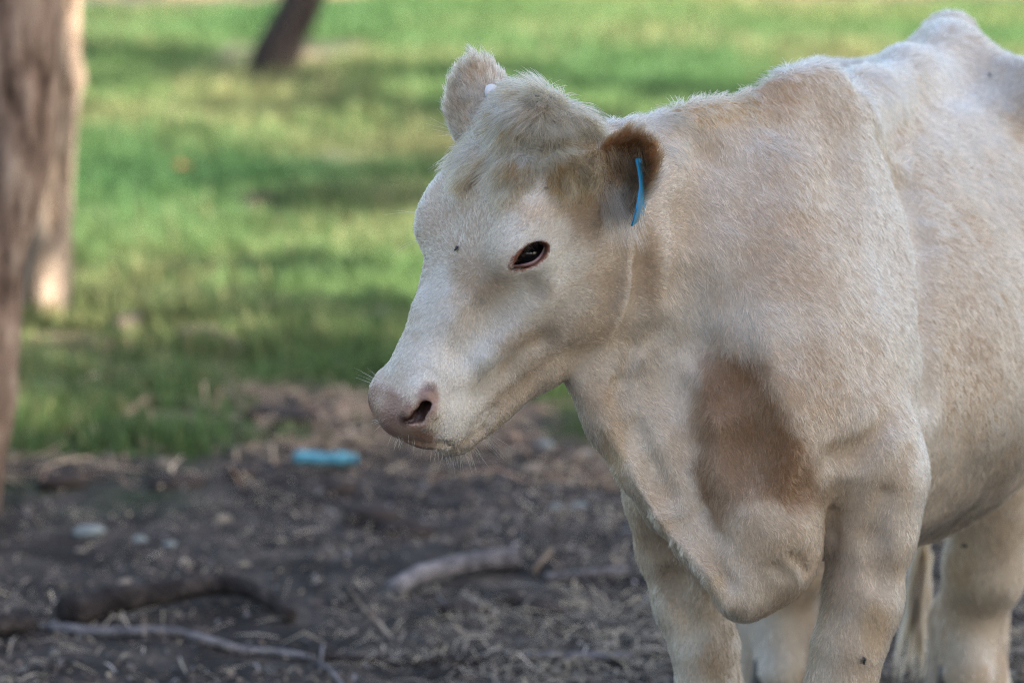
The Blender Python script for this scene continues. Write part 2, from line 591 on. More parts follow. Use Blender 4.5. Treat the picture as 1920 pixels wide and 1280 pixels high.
def bark_mat(name, c0, c1, c2, zs=1.0, sc=14.0):
    global nt, tc
    m, nt, b = new_mat(name)
    tc = nt.nodes.new('ShaderNodeTexCoord')
    mp_ = nt.nodes.new('ShaderNodeMapping'); mp_.inputs['Scale'].default_value = (1, 1, 0.30 * zs)
    nt.links.new(tc.outputs['Object'], mp_.inputs['Vector'])
    a = node_noise(sc, 8, 0.62, mp_.outputs[0])
    b2 = node_noise(3.0, 4, 0.5)
    r = node_ramp(a.outputs['Fac'], [(0.32, c0), (0.50, c1), (0.68, c2)])
    mx_ = nt.nodes.new('ShaderNodeMix'); mx_.data_type = 'RGBA'; mx_.blend_type = 'MULTIPLY'; mx_.inputs['Factor'].default_value = 0.55
    r2 = node_ramp(b2.outputs['Fac'], [(0.38, (0.42, 0.36, 0.32)), (0.62, (1.3, 1.15, 1.0))])
    nt.links.new(r.outputs['Color'], mx_.inputs['A']); nt.links.new(r2.outputs['Color'], mx_.inputs['B'])
    nt.links.new(mx_.outputs['Result'], b.inputs['Base Color'])
    b.inputs['Roughness'].default_value = 0.9; b.inputs['Specular IOR Level'].default_value = 0.15
    bp_ = nt.nodes.new('ShaderNodeBump'); bp_.inputs['Distance'].default_value = 0.05; bp_.inputs['Strength'].default_value = 1.0
    nt.links.new(a.outputs['Fac'], bp_.inputs['Height']); nt.links.new(bp_.outputs['Normal'], b.inputs['Normal'])
    return m


bark_brown = bark_mat('bark_brown', (0.085, 0.056, 0.042), (0.34, 0.25, 0.195), (0.58, 0.47, 0.38), 0.8, 26.0)
bark_pale = bark_mat('bark_pale', (0.12, 0.085, 0.062), (0.33, 0.26, 0.205), (0.54, 0.46, 0.38), 0.8, 26.0)
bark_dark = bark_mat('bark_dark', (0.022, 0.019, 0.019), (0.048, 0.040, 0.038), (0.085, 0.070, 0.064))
leafm = leaf_mat('gum_leaf', 0.45, 0.3)


def leaf_cloud(centres, radii, per, size, seed):
    r_ = np.random.default_rng(seed)
    C = np.repeat(centres, per, 0); Rr = np.repeat(radii, per)
    n = len(C)
    d = nrm(r_.normal(0, 1, (n, 3))) * (r_.random(n) ** 0.45)[:, None]
    P = C + d * Rr[:, None] * np.array([1, 1, 0.75])
    ax = nrm(r_.normal(0, 1, (n, 3)) + np.array([0, 0, -0.9]))
    sd = nrm(np.cross(ax, r_.normal(0, 1, (n, 3))))
    ln = size * r_.uniform(0.6, 1.4, n); w = ln * 0.20
    V = np.stack([P, P + ax * (ln * 0.45)[:, None] + sd * w[:, None], P + ax * ln[:, None], P + ax * (ln * 0.45)[:, None] - sd * w[:, None]], 1).reshape(-1, 3)
    i = np.arange(n) * 4
    Fq = np.stack([i, i + 1, i + 2, i + 3], 1)
    c = np.array([0.055, 0.085, 0.035]) * np.exp(r_.normal(0, 0.25, (n, 1))) + np.array([0.03, 0.02, 0.0]) * r_.random((n, 1))
    return V, Fq, np.repeat(c, 4, 0)


def tree(label, pts, rads, mat, crown_h, crown_r, nclump, per, size, seed, group=None, nseg=20, lean=(0, 0), knob=None):
    """pts: points up the trunk (first on the ground). Limbs fork from the top into clumps of leaves."""
    r_ = np.random.default_rng(seed)
    root = np.array(pts[0])
    t = empty('gum_tree', root)
    tag(t, label, 'tree', group)
    pts = [np.array(p, float) for p in pts]
    top = pts[-1]
    h0 = top[2]
    fork = np.array([top[0] + lean[0], top[1] + lean[1], max(crown_h * 0.62, h0 + 0.6)])
    PP = np.array(pts + [fork]); RR = np.array(list(rads) + [rads[-1] * 0.72])
    n = 64
    Q = spline(np.concatenate([PP, RR[:, None]], 1), n)
    flare = 1 + 0.25 * np.exp(-np.maximum(Q[:, 2], 0) / 0.10)
    Q[0, 2] -= 0.05
    V, Fs = tube(Q[:, :3] - root, Q[:, 3] * flare, nseg, 0.16, seed)
    if knob is not None:
        for (kp, kr) in knob:
            d = (V + root) - np.array(kp)
            q = np.linalg.norm(d, axis=1)
            ctr = Q[np.argmin(np.abs(Q[:, 2] - kp[2])), :3]
            out = nrm((V + root) - ctr)
            V = V + out * (kr * np.exp(-(q / (kr * 1.8)) ** 2))[:, None]
    mesh_obj('trunk', V, Fs, mat, t)
    # limbs
    cs, rr = [], []
    for k in range(7):
        az = k / 7 * 2 * math.pi + r_.uniform(-0.3, 0.3)
        rad = crown_r * r_.uniform(0.45, 0.95)
        end = fork + np.array([math.cos(az) * rad, math.sin(az) * rad, (crown_h - fork[2]) * r_.uniform(0.5, 1.1)])
        st = PP[-2] + (fork - PP[-2]) * r_.uniform(0.7, 1.0) if k else fork
        midp = st * 0.5 + end * 0.5 + np.array([0, 0, 0.15 * rad])
        L_ = spline(np.array([[*(st - root), rads[-1] * 0.5], [*(midp - root), rads[-1] * 0.32], [*(end - root), rads[-1] * 0.12]]), 14)
        V, Fs = tube(L_[:, :3], L_[:, 3], 8, 0.08, seed + k)
        mesh_obj('limb', V, Fs, mat, t)
        for q in ((0.55, 0.8, 1.0) if nclump > 8 else (1.0,)):
            cs.append(L_[int(q * 13), :3]); rr.append(crown_r * r_.uniform(0.16, 0.30))
    for k in range(nclump):
        d = nrm(r_.normal(0, 1, 3)) * r_.random() ** 0.4
        cs.append(fork - root + np.array([0, 0, (crown_h - fork[2]) * 0.55]) + d * np.array([crown_r, crown_r, (crown_h - fork[2]) * 0.75]))
        rr.append(crown_r * r_.uniform(0.13, 0.28))
    V, Fq, c = leaf_cloud(np.array(cs), np.array(rr), per, size, seed)
    o = fast_mesh('crown', V, Fq, leafm, t, attrs={'tint': c})
    o['kind'] = 'stuff'
    return t


def trunk_from_px(px, Y):
    return [W(x, y, Y) for x, y in px]


# rough brown trunk at the edge of the dirt
b1 = np.array([W(-128, 950, 7.8)[0], 7.8, 0.0])
tree('rough brown gum tree at the edge of the dirt, before a paler trunk',
     [b1, W(-96, 860, 7.8), W(-48, 700, 7.8), W(-48, 540, 7.8), W(-22, 420, 7.8), W(6, 300, 7.8), W(24, 180, 7.8), W(26, 60, 7.8), W(22, -120, 7.8)],
     [0.105, 0.095, 0.090, 0.088, 0.088, 0.090, 0.092, 0.092, 0.09], bark_brown, 6.2, 2.0, 40, 60, 0.16, 11, 'gum trees in the paddock',
     knob=[(W(30, 672, 7.72), 0.022), (W(20, 740, 7.75), 0.016)])
g2 = G(83, 588)
tree('slim pale barked gum tree standing in grass just behind the rough brown trunk',
     [g2, W(86, 520, g2[1]), W(92, 420, g2[1]), W(98, 300, g2[1]), W(110, 160, g2[1]), W(112, 0, g2[1]), W(108, -200, g2[1])],
     [0.066, 0.062, 0.058, 0.058, 0.060, 0.058, 0.055], bark_pale, 6.0, 1.6, 20, 40, 0.15, 23, 'gum trees in the paddock',
     knob=[(W(156, 138, g2[1]), 0.016), (W(60, 300, g2[1]), 0.014)])
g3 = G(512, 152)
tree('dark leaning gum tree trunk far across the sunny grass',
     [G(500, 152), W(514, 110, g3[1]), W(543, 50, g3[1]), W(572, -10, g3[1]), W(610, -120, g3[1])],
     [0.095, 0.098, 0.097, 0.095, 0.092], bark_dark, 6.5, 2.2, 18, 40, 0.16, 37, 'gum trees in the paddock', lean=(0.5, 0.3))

# trees beside the paddock whose crowns shade the cow and the dirt (out of the picture, towards the sun)
SHX = SDIR[0] / SDIR[2]; SHY = SDIR[1] / SDIR[2]


def shade_tree(label, gx_, gy_, h, r, ncl, per, seed, size=0.2):
    """A tree whose crown's shadow falls on (gx_, gy_)."""
    hc = h * 0.80
    x, y = gx_ + SHX * hc, gy_ + SHY * hc
    rr_ = np.random.default_rng(seed)
    w = rr_.uniform(-0.25, 0.25, 4)
    tree(label, [np.array([x, y, 0]), np.array([x + w[0] * 0.3, y + w[1] * 0.3, h * 0.15]), np.array([x + w[0], y + w[1], h * 0.32]), np.array([x + w[2] * 0.4, y + w[3] * 0.4, h * 0.5])],
         [0.16, 0.14, 0.125, 0.11], bark_brown, h, r, ncl, per, size, seed, 'gum trees in the paddock')


SHADE = [
    ('low bushy gum tree beside the cow on its near side', 0.9, 3.6, 4.6, 1.5, 110, 90, 61),  # low bushy trees are unseen additions that block sky light from the right
    ('low bushy gum tree on the near side of the cow\'s rump', 0.6, 6.9, 4.6, 1.5, 110, 90, 62),
    ('low bushy gum tree facing the cow\'s chest', -0.6, 2.6, 4.4, 1.4, 100, 90, 63),
    ('broad crowned gum tree shading the cow', 0.3, 5.3, 6.6, 2.3, 130, 95, 51),
    ('gum tree shading the dirt behind the cow', -0.4, 7.6, 7.2, 2.0, 110, 90, 52),
    ('gum tree shading the dirt on the side of the brown trunk', -1.6, 6.6, 7.6, 1.9, 80, 80, 53),
    ('thin crowned gum tree dappling the near grass', -1.05, 10.3, 5.2, 0.9, 5, 26, 54),
    ('gum tree dappling the grass behind the pale trunk', -0.9, 13.9, 7.0, 2.0, 5, 130, 55),
    ('gum tree dappling the middle of the grass', 1.7, 15.0, 7.4, 1.9, 5, 130, 56),
    ('thin crowned gum tree dappling the grass behind the cow', 0.4, 11.3, 6.4, 1.6, 3, 110, 58),
    ('gum tree shading the foot of the leaning trunk', -1.4, 17.6, 7.4, 1.3, 7, 130, 57),
]
for a in SHADE:
    shade_tree(*a)


# unseen stand of trees added to block low sky light; far copies fill distance
def copy_tree(o, loc, rz, sc):
    c_ = o.copy(); COL.objects.link(c_); c_.location = loc; c_.rotation_euler = (0, 0, rz); c_.scale = (sc, sc, sc)
    for ch in list(o.children):
        k_ = ch.copy(); COL.objects.link(k_); k_.parent = c_
    return c_


stand = tree('dense low crowned gum tree in an unseen stand added around the paddock', [np.array([-9.0, -3.0, 0]), np.array([-8.95, -3.0, 0.5]), np.array([-9.0, -3.05, 1.1]), np.array([-9.0, -3.0, 1.7])],
             [0.18, 0.16, 0.15, 0.13], bark_brown, 5.6, 2.9, 150, 110, 0.26, 81, 'unseen added stand of gum trees')
for k, (x, y) in enumerate([(-8.5, 2.0), (-9.5, 6.5), (-6.5, -6.5), (-2.0, -8.0), (3.0, -7.5), (7.5, -5.0), (9.0, 0.0), (-10.5, 11.0), (-16, 38), (-9.5, 41), (-3.5, 37), (3.0, 40), (9.0, 36), (15.5, 41), (12.5, 27), (-13.0, 26)]):
    copy_tree(stand, (x, y, 0), k * 1.3, 0.9 + 0.2 * ((k * 37) % 10) / 10)
# ------------------------------------------------------------------ things lying on the ground
def lying(name, label, px, r0, r1, mat, cat='branch', group=None, lift=0.95, seed=0, n=22, hump=0.0, rough=0.10, nseg=10):
    """A stick along the ground points that the photograph shows at px."""
    P = np.array([G(x, y) for x, y in px])
    Q = spline(P, n)
    t = np.linspace(0, 1, n)
    R_ = r0 + (r1 - r0) * t
    Q[:, 2] = ground_z(Q[:, 0], Q[:, 1]) + R_ * lift + hump * np.sin(np.pi * t)
    k = 0.35 * min(r0, r1)
    Q[:, 0] += k * vnoise(Q + seed, 6.0); Q[:, 2] += 0.5 * k * vnoise(Q + seed + 4, 9.0)
    R_ = R_ * (1 + 0.10 * vnoise(Q + seed * 2, 3.0))
    o0 = np.array([Q[:, 0].mean(), Q[:, 1].mean(), 0.0])
    V, Fs = tube(Q - o0, R_, nseg, rough, seed, True, 12.0)
    o = mesh_obj(name, V, Fs, mat)
    o.location = o0
    return tag(o, label, cat, group)


wood_dark = bark_mat('wood_dark', (0.024, 0.020, 0.020), (0.058, 0.050, 0.049), (0.125, 0.108, 0.102), 3.0, 24.0)
wood_grey = bark_mat('wood_grey', (0.12, 0.118, 0.128), (0.25, 0.245, 0.265), (0.38, 0.37, 0.39), 3.0, 26.0)
wood_pale = bark_mat('wood_pale', (0.16, 0.125, 0.095), (0.29, 0.235, 0.185), (0.42, 0.36, 0.29), 3.0, 26.0)

lying('fallen_branch', 'thick dark curved branch lying on the littered dirt', [(120, 1165), (215, 1148), (320, 1128), (420, 1122), (480, 1132), (545, 1158)], 0.031, 0.014, wood_dark, 'branch', hump=0.018, seed=1, rough=0.05)
lying('fallen_branch', 'dark stub of branch by the end of a long lavender grey stick', [(-60, 1185), (10, 1178), (66, 1172)], 0.026, 0.019, wood_dark, 'branch', seed=2)
lying('stick', 'long thin lavender grey stick lying in front of the thick curved branch', [(95, 1168), (180, 1182), (260, 1188), (340, 1192), (420, 1206), (520, 1214), (590, 1222)], 0.0095, 0.007, wood_grey, 'stick', seed=3)
lying('log', 'smooth grey piece of log lying alone across the dirt', [(742, 1108), (800, 1090), (880, 1070), (960, 1052)], 0.018, 0.021, wood_grey, 'log', seed=4, hump=0.01)
lying('stick', 'straight pale grey stick beside the cow\'s foreleg', [(985, 1228), (1060, 1230), (1120, 1229), (1185, 1230)], 0.008, 0.009, wood_grey, 'stick', seed=5)
lying('stick', 'grey stick half buried in litter near the cow\'s foreleg, beyond the straight pale one', [(1024, 1084), (1090, 1082), (1180, 1078)], 0.009, 0.008, wood_grey, 'stick', seed=6)
lying('stick', 'brown stick running through the straw beside the straight pale grey stick', [(600, 1212), (700, 1214), (800, 1220), (900, 1222)], 0.007, 0.006, wood_dark, 'stick', seed=7)
lying('twig', 'thin bare grey twig slanting through the straw', [(590, 1228), (612, 1252), (640, 1272), (668, 1292)], 0.0045, 0.0035, wood_grey, 'twig', seed=8, hump=0.02)
lying('twig', 'thin upright forked looking grey twig on the dirt', [(600, 1240), (606, 1222), (612, 1200)], 0.003, 0.002, wood_grey, 'twig', seed=9, hump=0.03)
lying('twig', 'curled pale twig beyond the end of the grey log', [(1000, 1068), (1028, 1052), (1034, 1035), (1010, 1024)], 0.005, 0.004, wood_pale, 'twig', seed=10, hump=0.02)
lying('twig', 'thin pale twig among straw between the two long sticks', [(655, 1110), (672, 1130), (690, 1150), (720, 1165)], 0.004, 0.003, wood_pale, 'twig', seed=11, hump=0.015)
lying('fallen_branch', 'pale bleached branch lying in the near grass', [(345, 640), (385, 648), (420, 655), (455, 664)], 0.022, 0.016, wood_pale, 'branch', seed=12, hump=0.02)
lying('fallen_branch', 'grey branch lying slantwise in the grass beside the cow\'s face', [(660, 632), (700, 612), (740, 594), (790, 572)], 0.016, 0.012, wood_grey, 'branch', seed=13, hump=0.02)
lying('fallen_branch', 'short reddish brown piece of branch in the middle of the grass', [(455, 402), (490, 398), (528, 396)], 0.022, 0.018, wood_dark, 'branch', seed=14, hump=0.03)
lying('fallen_branch', 'pale dry stick at the ragged edge of grass and dirt', [(235, 775), (268, 758), (310, 740)], 0.010, 0.007, wood_pale, 'branch', seed=15, hump=0.02)
lying('log', 'short pinkish sawn log end lying in grass near the pale trunk', [(226, 628), (245, 624), (262, 621)], 0.026, 0.026, wood_pale, 'log', seed=16)


def lump(name, label, cat, px, py, rx, ry, rz, mat, seed, amp=0.25, group=None, freq=2.0, yaw=0.0, seg=(14, 9)):
    c = G(px, py)
    V, Fs = [], []
    ns, nr_ = seg
    for i in range(nr_ + 1):
        a = math.pi * i / nr_
        for j in range(ns):
            b_ = 2 * math.pi * j / ns
            V.append((math.sin(a) * math.cos(b_), math.sin(a) * math.sin(b_), math.cos(a)))
    V = np.array(V)
    s = 1 + amp * vnoise(V + seed * 5.1, freq) + amp * 0.5 * vnoise(V + seed * 2.3, freq * 2.6)
    V = V * s[:, None] * np.array([rx, ry, rz])
    ca_, sa_ = math.cos(yaw), math.sin(yaw)
    V = np.stack([V[:, 0] * ca_ - V[:, 1] * sa_, V[:, 0] * sa_ + V[:, 1] * ca_, V[:, 2] + rz * 0.55], 1)
    for i in range(nr_):
        for j in range(ns):
            k = (j + 1) % ns
            q = (i * ns + j, (i + 1) * ns + j, (i + 1) * ns + k, i * ns + k)
            Fs.append(q[:3] if i == nr_ - 1 else ((q[0], q[1], q[2]) if i == 0 else q))
    o = mesh_obj(name, V, Fs, mat)
    o.location = (c[0], c[1], GZat(c[0], c[1]) - 0.003)
    return tag(o, label, cat, group)


stone_m = simple_mat('pale_stone', (0.17, 0.19, 0.185), 0.8, 0.2, (0.25, 0.27, 0.26), 0.4, 30)
stone_d = simple_mat('dark_clod', (0.030, 0.026, 0.025), 0.95, 0.1, (0.07, 0.055, 0.048), 0.6, 30)
stone_t = simple_mat('tan_stone', (0.19, 0.155, 0.12), 0.85, 0.2, (0.28, 0.23, 0.18), 0.4, 30)
GS = 'small pale stones scattered on the dirt'
for k, (x, y, r, m) in enumerate([(167, 992, 0.032, stone_m), (262, 996, 0.018, stone_m), (318, 1004, 0.016, stone_m), (420, 960, 0.018, stone_t), (234, 1080, 0.016, stone_t), (475, 1085, 0.013, stone_m),
                                  (1042, 938, 0.018, stone_m), (1084, 936, 0.020, stone_m), (997, 866, 0.030, stone_t), (1072, 869, 0.017, stone_t), (1022, 828, 0.022, stone_m), (1096, 832, 0.016, stone_m),
                                  (310, 866, 0.022, stone_t), (1884, 1276, 0.026, stone_m), (790, 690, 0.02, stone_t), (150, 1010, 0.013, stone_t), (836, 1000, 0.014, stone_t)]):
    lb = {0: 'largest pale stone on the dirt, beyond the thick curved branch', 13: 'pale stone on the dirt beside the cow\'s near hind leg', 6: 'pale stone of a pair beside the cow\'s far foreleg',
          7: 'pale stone of a pair beside the cow\'s far foreleg', 8: 'flat tan stone on the dirt below the cow\'s throat', 14: 'tan stone hidden in grass behind the cow\'s jaw'}.get(k)
    lump('stone', lb or ('small tan stone lying on the dark dirt' if m is stone_t else 'small pale grey stone lying on the dark dirt'), 'stone', x, y, r, r * 0.8, r * 0.45, m, k + 1, 0.3, GS, 1.6, k * 0.9)
GC = 'dark clods of dung and earth'
for k, (x, y, r) in enumerate([(335, 428, 0.050), (505, 780, 0.045), (560, 790, 0.05), (690, 960, 0.05), (760, 985, 0.04), (330, 905, 0.04), (640, 905, 0.035), (955, 1120, 0.03), (1010, 1135, 0.035), (860, 1140, 0.03), (120, 905, 0.04), (450, 885, 0.035)]):
    lb = {0: 'dark dung clod lying out in the sunny grass', 1: 'dark muddy clod at the ragged grass edge by the blue bottle', 2: 'dark muddy clod at the ragged grass edge by the blue bottle'}.get(k)
    lump('dirt_clod', lb or 'dark crumbly clod of earth on the littered dirt', 'clod', x, y, r * 1.4, r, r * 0.5, stone_d, k + 40, 0.35, GC, 2.2, k * 0.7)

# faded blue plastic: a squashed bottle on its side
blue_m = simple_mat('blue_plastic', (0.065, 0.225, 0.29), 0.55, 0.35, (0.09, 0.27, 0.33), 0.2, 25)
c = G(608, 872)
bt = empty('plastic_bottle', (c[0], c[1], GZat(c[0], c[1])))
tag(bt, 'squashed blue plastic bottle lying on the dirt below the grass edge', 'bottle')
n = 26
prof = np.array([(-0.066, 0.004), (-0.064, 0.017), (-0.054, 0.0205), (-0.036, 0.0195), (-0.030, 0.0175), (-0.022, 0.020), (0.0, 0.0205), (0.010, 0.0180), (0.018, 0.0205), (0.036, 0.0200), (0.050, 0.0165), (0.058, 0.010), (0.061, 0.0085)])
V, Fs = [], []
ns = 18
for (x_, r) in prof:
    for j in range(ns):
        b_ = 2 * math.pi * j / ns
        q = np.array([x_, math.cos(b_) * r * 1.25, math.sin(b_) * r * 0.80 + 0.018])
        q[2] -= 0.006 * math.exp(-((x_ + 0.005) / 0.02) ** 2) * max(math.sin(b_), 0)
        q[2] += 0.002 * math.sin(70 * x_ + 3 * b_)
        V.append(q)
for i in range(len(prof) - 1):
    for j in range(ns):
        k = (j + 1) % ns
        Fs.append((i * ns + j, i * ns + k, (i + 1) * ns + k, (i + 1) * ns + j))
Fs.append(tuple(range(ns))[::-1])
mesh_obj('bottle_body', np.array(V), Fs, blue_m, bt)
V, Fs = [], []
for i, (x_, r) in enumerate([(0.0585, 0.0095), (0.0585, 0.0118), (0.070, 0.0118), (0.0715, 0.010)]):
    for j in range(ns):
        b_ = 2 * math.pi * j / ns
        rr_ = r * (1.04 if j % 2 else 1.0)
        V.append((x_, math.cos(b_) * rr_ * 1.1, math.sin(b_) * rr_ * 0.95 + 0.018))
for i in range(3):
    for j in range(ns):
        k = (j + 1) % ns
        Fs.append((i * ns + j, i * ns + k, (i + 1) * ns + k, (i + 1) * ns + j))
Fs.append(tuple(3 * ns + j for j in range(ns)))
mesh_obj('cap', np.array(V), Fs, blue_m, bt)
bt.rotation_euler = (0, 0, math.radians(-6))

# single fallen leaf in the grass
lf_m = simple_mat('dry_leaf', (0.20, 0.085, 0.035), 0.7, 0.2, (0.26, 0.13, 0.06), 0.2, 60)
c = G(342, 338)
V = [(-0.05, 0, 0.0), (-0.02, 0.022, 0.012), (0.02, 0.024, 0.010), (0.055, 0, 0.02), (0.02, -0.024, 0.012), (-0.02, -0.022, 0.010), (0, 0, -0.004)]
V += [(x_, y_, z_ - 0.003) for x_, y_, z_ in V]
Fs = [(6, 0, 5), (6, 1, 0), (6, 2, 1), (6, 3, 2), (6, 4, 3), (6, 5, 4)]
Fs += [tuple(v + 7 for v in f[::-1]) for f in Fs] + [(i, (i + 1) % 6, (i + 1) % 6 + 7, i + 7) for i in range(6)]
o = mesh_obj('fallen_leaf', V, Fs, lf_m, smooth=False)
o.location = (c[0], c[1], 0.05); o.rotation_euler = (0.7, 0.2, 0.3); o.scale = (0.55, 0.55, 0.55)
tag(o, 'curled orange brown leaf caught in the bright grass', 'leaf')


# ------------------------------------------------------------------ litter: straw, bark shreds and leaves, too many to count
def litter(n, y0, y1, lmin, lmax, wmin, wmax, cols, flat, seed, edge=True, pw=1.0):
    r_ = np.random.default_rng(seed)
    Yb = y0 + (y1 - y0) * r_.random(n) ** pw; Xb = (r_.random(n) * 2 - 1) * (0.165 * Yb + 1.3)
    g = grass_amount(Xb, Yb)
    p = np.stack([Xb, Yb, np.zeros(n)], 1)
    dn = np.clip(0.55 + 1.1 * vnoise(p + seed, 2.2) + 0.5 * vnoise(p + seed + 3, 7.0), 0.05, 1)
    keep = r_.random(n) < dn * (1 - 0.85 * g)
    Xb, Yb = Xb[keep], Yb[keep]
    m = len(Xb)
    az = r_.random(m) * 2 * np.pi; tilt = r_.normal(0, flat, m)
    d = np.stack([np.cos(az) * np.cos(tilt), np.sin(az) * np.cos(tilt), np.abs(np.sin(tilt))], 1)
    sd = np.stack([-np.sin(az), np.cos(az), r_.normal(0, 0.3, m)], 1)
    ln = r_.uniform(lmin, lmax, m); w = r_.uniform(wmin, wmax, m)
    c0 = np.stack([Xb, Yb, ground_z(Xb, Yb) + r_.uniform(0.001, 0.014, m)], 1)
    bow = r_.normal(0, 0.10, m) * ln
    up = np.array([0, 0, 1.0])
    mid = c0 + up * (np.abs(bow) + 0.003)[:, None] + sd * bow[:, None]
    a = c0 - d * (ln / 2)[:, None]; b = c0 + d * (ln / 2)[:, None]
    a[:, 2] = np.maximum(a[:, 2], c0[:, 2] - 0.006)
    V = np.stack([a - sd * (w * 0.5)[:, None], a + sd * (w * 0.5)[:, None], mid + sd * w[:, None], mid - sd * w[:, None], b + sd * (w * 0.4)[:, None], b - sd * (w * 0.4)[:, None]], 1).reshape(-1, 3)
    i = np.arange(m) * 6
    Fq = np.concatenate([np.stack([i, i + 1, i + 2, i + 3], 1), np.stack([i + 3, i + 2, i + 4, i + 5], 1)])
    cc = np.array(cols)[r_.integers(0, len(cols), m)] * np.exp(r_.normal(0, 0.28, m))[:, None]
    return V, Fq, np.repeat(cc, 6, 0)


lit_m = leaf_mat('litter', 0.8, 0.12)
V, Fq, c = litter(16000, 5.8, 7.0, 0.02, 0.10, 0.0008, 0.0022, [(0.42, 0.35, 0.25), (0.36, 0.31, 0.25), (0.30, 0.25, 0.19)], 0.2, 74)
tag(fast_mesh('straw_litter', V, Fq, lit_m, attrs={'tint': c}), 'pale loose straw lying thick around the fallen sticks', 'straw', kind='stuff')
V, Fq, c = litter(40000, 5.6, 9.2, 0.015, 0.075, 0.0005, 0.0015, [(0.34, 0.27, 0.19), (0.24, 0.205, 0.165), (0.16, 0.14, 0.125), (0.38, 0.32, 0.235), (0.11, 0.09, 0.075)], 0.15, 71, pw=1.5)
tag(fast_mesh('straw_litter', V, Fq, lit_m, attrs={'tint': c}), 'dry straw and bark shreds scattered over the dirt', 'straw', kind='stuff')
V, Fq, c = litter(25000, 5.8, 9.4, 0.008, 0.032, 0.0014, 0.0052, [(0.15, 0.11, 0.085), (0.10, 0.075, 0.065), (0.22, 0.17, 0.13), (0.19, 0.175, 0.17), (0.06, 0.048, 0.042), (0.26, 0.215, 0.15)], 0.25, 72, pw=1.2)
tag(fast_mesh('leaf_litter', V, Fq, lit_m, attrs={'tint': c}), 'dead brown and grey leaves trodden into the dirt', 'leaf litter', kind='stuff')
V, Fq, c = litter(14000, 8.0, 9.9, 0.05, 0.16, 0.0015, 0.004, [(0.32, 0.21, 0.14), (0.27, 0.20, 0.13), (0.36, 0.28, 0.19)], 0.2, 73)
tag(fast_mesh('dry_grass', V, Fq, lit_m, attrs={'tint': c}), 'pale dry grass along the ragged edge of the dirt', 'dry grass', kind='stuff')
# ---- body frame: t towards the rump, l towards the cow's left, z up
BANG = math.radians(19)
BB = np.array([math.sin(BANG), math.cos(BANG), 0.0])
BL = np.array([math.cos(BANG), -math.sin(BANG), 0.0])
ZZ = np.array([0, 0, 1.0])
B0 = np.array([0.362, 5.10, 0.0])


def B(t, l, z):
    return B0 + BB * t + BL * l + ZZ * z


# ---- neck frame: a from the withers towards the head
NA = nrm(np.array([-0.34, -0.27, 0.0]))
NL = np.array([-NA[1], NA[0], 0.0])
N0 = np.array([0.43, 5.27, 0.0])


def NK(a, l, z):
    return N0 + NA * a + NL * l + ZZ * z


# ---- head frame: u from poll to muzzle, n out of the forehead, l towards the cow's left
HTH, HPH, HRO = math.radians(55), math.radians(62), math.radians(8)
hh = np.array([-math.sin(HTH), -math.cos(HTH), 0.0])
hl0 = np.array([math.cos(HTH), -math.sin(HTH), 0.0])
HL = hl0 * math.cos(HRO) - ZZ * math.sin(HRO)
hz = ZZ * math.cos(HRO) + hl0 * math.sin(HRO)
HU = hh * math.cos(HPH) - hz * math.sin(HPH)
HN = hh * math.sin(HPH) + hz * math.cos(HPH)
HO = W(985, 212, 4.95)


def H(u, l, n):
    return HO + HU * u + HL * l + HN * n


# trunk
loft(B0, BB, BL, ZZ, [
    # t     top    bottom  wt    wm    wb    off
    (-0.20, 0.665, 0.645, 0.008, 0.01, 0.008, 0.0),
    (-0.17, 0.74, 0.57, 0.03, 0.05, 0.04, 0.0),
    (-0.12, 0.82, 0.53, 0.05, 0.085, 0.07, 0.0),
    (-0.02, 0.95, 0.50, 0.06, 0.125, 0.11, 0.0),
    (0.12, 1.00, 0.455, 0.05, 0.155, 0.15, 0.0),
    (0.24, 1.035, 0.43, 0.05, 0.185, 0.19, 0.0),
    (0.38, 1.045, 0.405, 0.09, 0.24, 0.225, 0.0),
    (0.58, 1.05, 0.375, 0.13, 0.285, 0.25, 0.0),
    (0.78, 1.055, 0.41, 0.19, 0.275, 0.21, 0.0),
    (0.93, 1.065, 0.52, 0.19, 0.23, 0.17, 0.0),
    (1.08, 1.06, 0.60, 0.17, 0.20, 0.15, -0.03),
    (1.20, 1.00, 0.70, 0.05, 0.12, 0.10, -0.05)], k=0.05, p=2.2)
# spine ridge, sacrum, hook bones
chain([B(0.2, 0, 1.025), B(0.45, 0.0, 1.048), B(0.72, 0.0, 1.065), W(1775, 115, 5.97)], [0.03, 0.024, 0.024, 0.028], k=0.07)
ell(W(1776, 100, 5.98), (0.022, 0.05, 0.024), np.array([BL, BB, ZZ]), k=0.07)
for s in (-1, 1):
    cone(W(1776, 118, 5.98), B(0.88, 0.17 * s, 1.015 + (0.03 if s > 0 else 0)), 0.022, 0.034, k=0.06)
chain([W(1776, 112, 5.98), B(1.1, -0.02, 1.09), B(1.2, -0.04, 1.04)], [0.03, 0.03, 0.03], k=0.06)
for s in (-1, 1):
    ell(B(0.90, 0.20 * s, 1.015), (0.04, 0.06, 0.035), np.array([BL, BB, ZZ]), k=0.09)
    # thigh
    ell(B(1.02, 0.15 * s - 0.03, 0.80), (0.085, 0.17, 0.24), np.array([BL, BB, ZZ]), k=0.08)
    ell(B(0.88, 0.16 * s - 0.02, 0.68), (0.05, 0.10, 0.12), np.array([BL, BB, ZZ]), k=0.06)
# neck
loft(N0, NA, NL, ZZ, [
    (-0.06, 1.00, 0.52, 0.05, 0.13, 0.11, 0.0),
    (0.06, 1.075, 0.52, 0.045, 0.125, 0.105, 0.0),
    (0.18, 1.092, 0.56, 0.045, 0.108, 0.075, 0.0),
    (0.30, 1.084, 0.66, 0.045, 0.092, 0.055, 0.0),
    (0.42, 1.070, 0.76, 0.045, 0.080, 0.05, 0.0)], k=0.06, p=2.1)
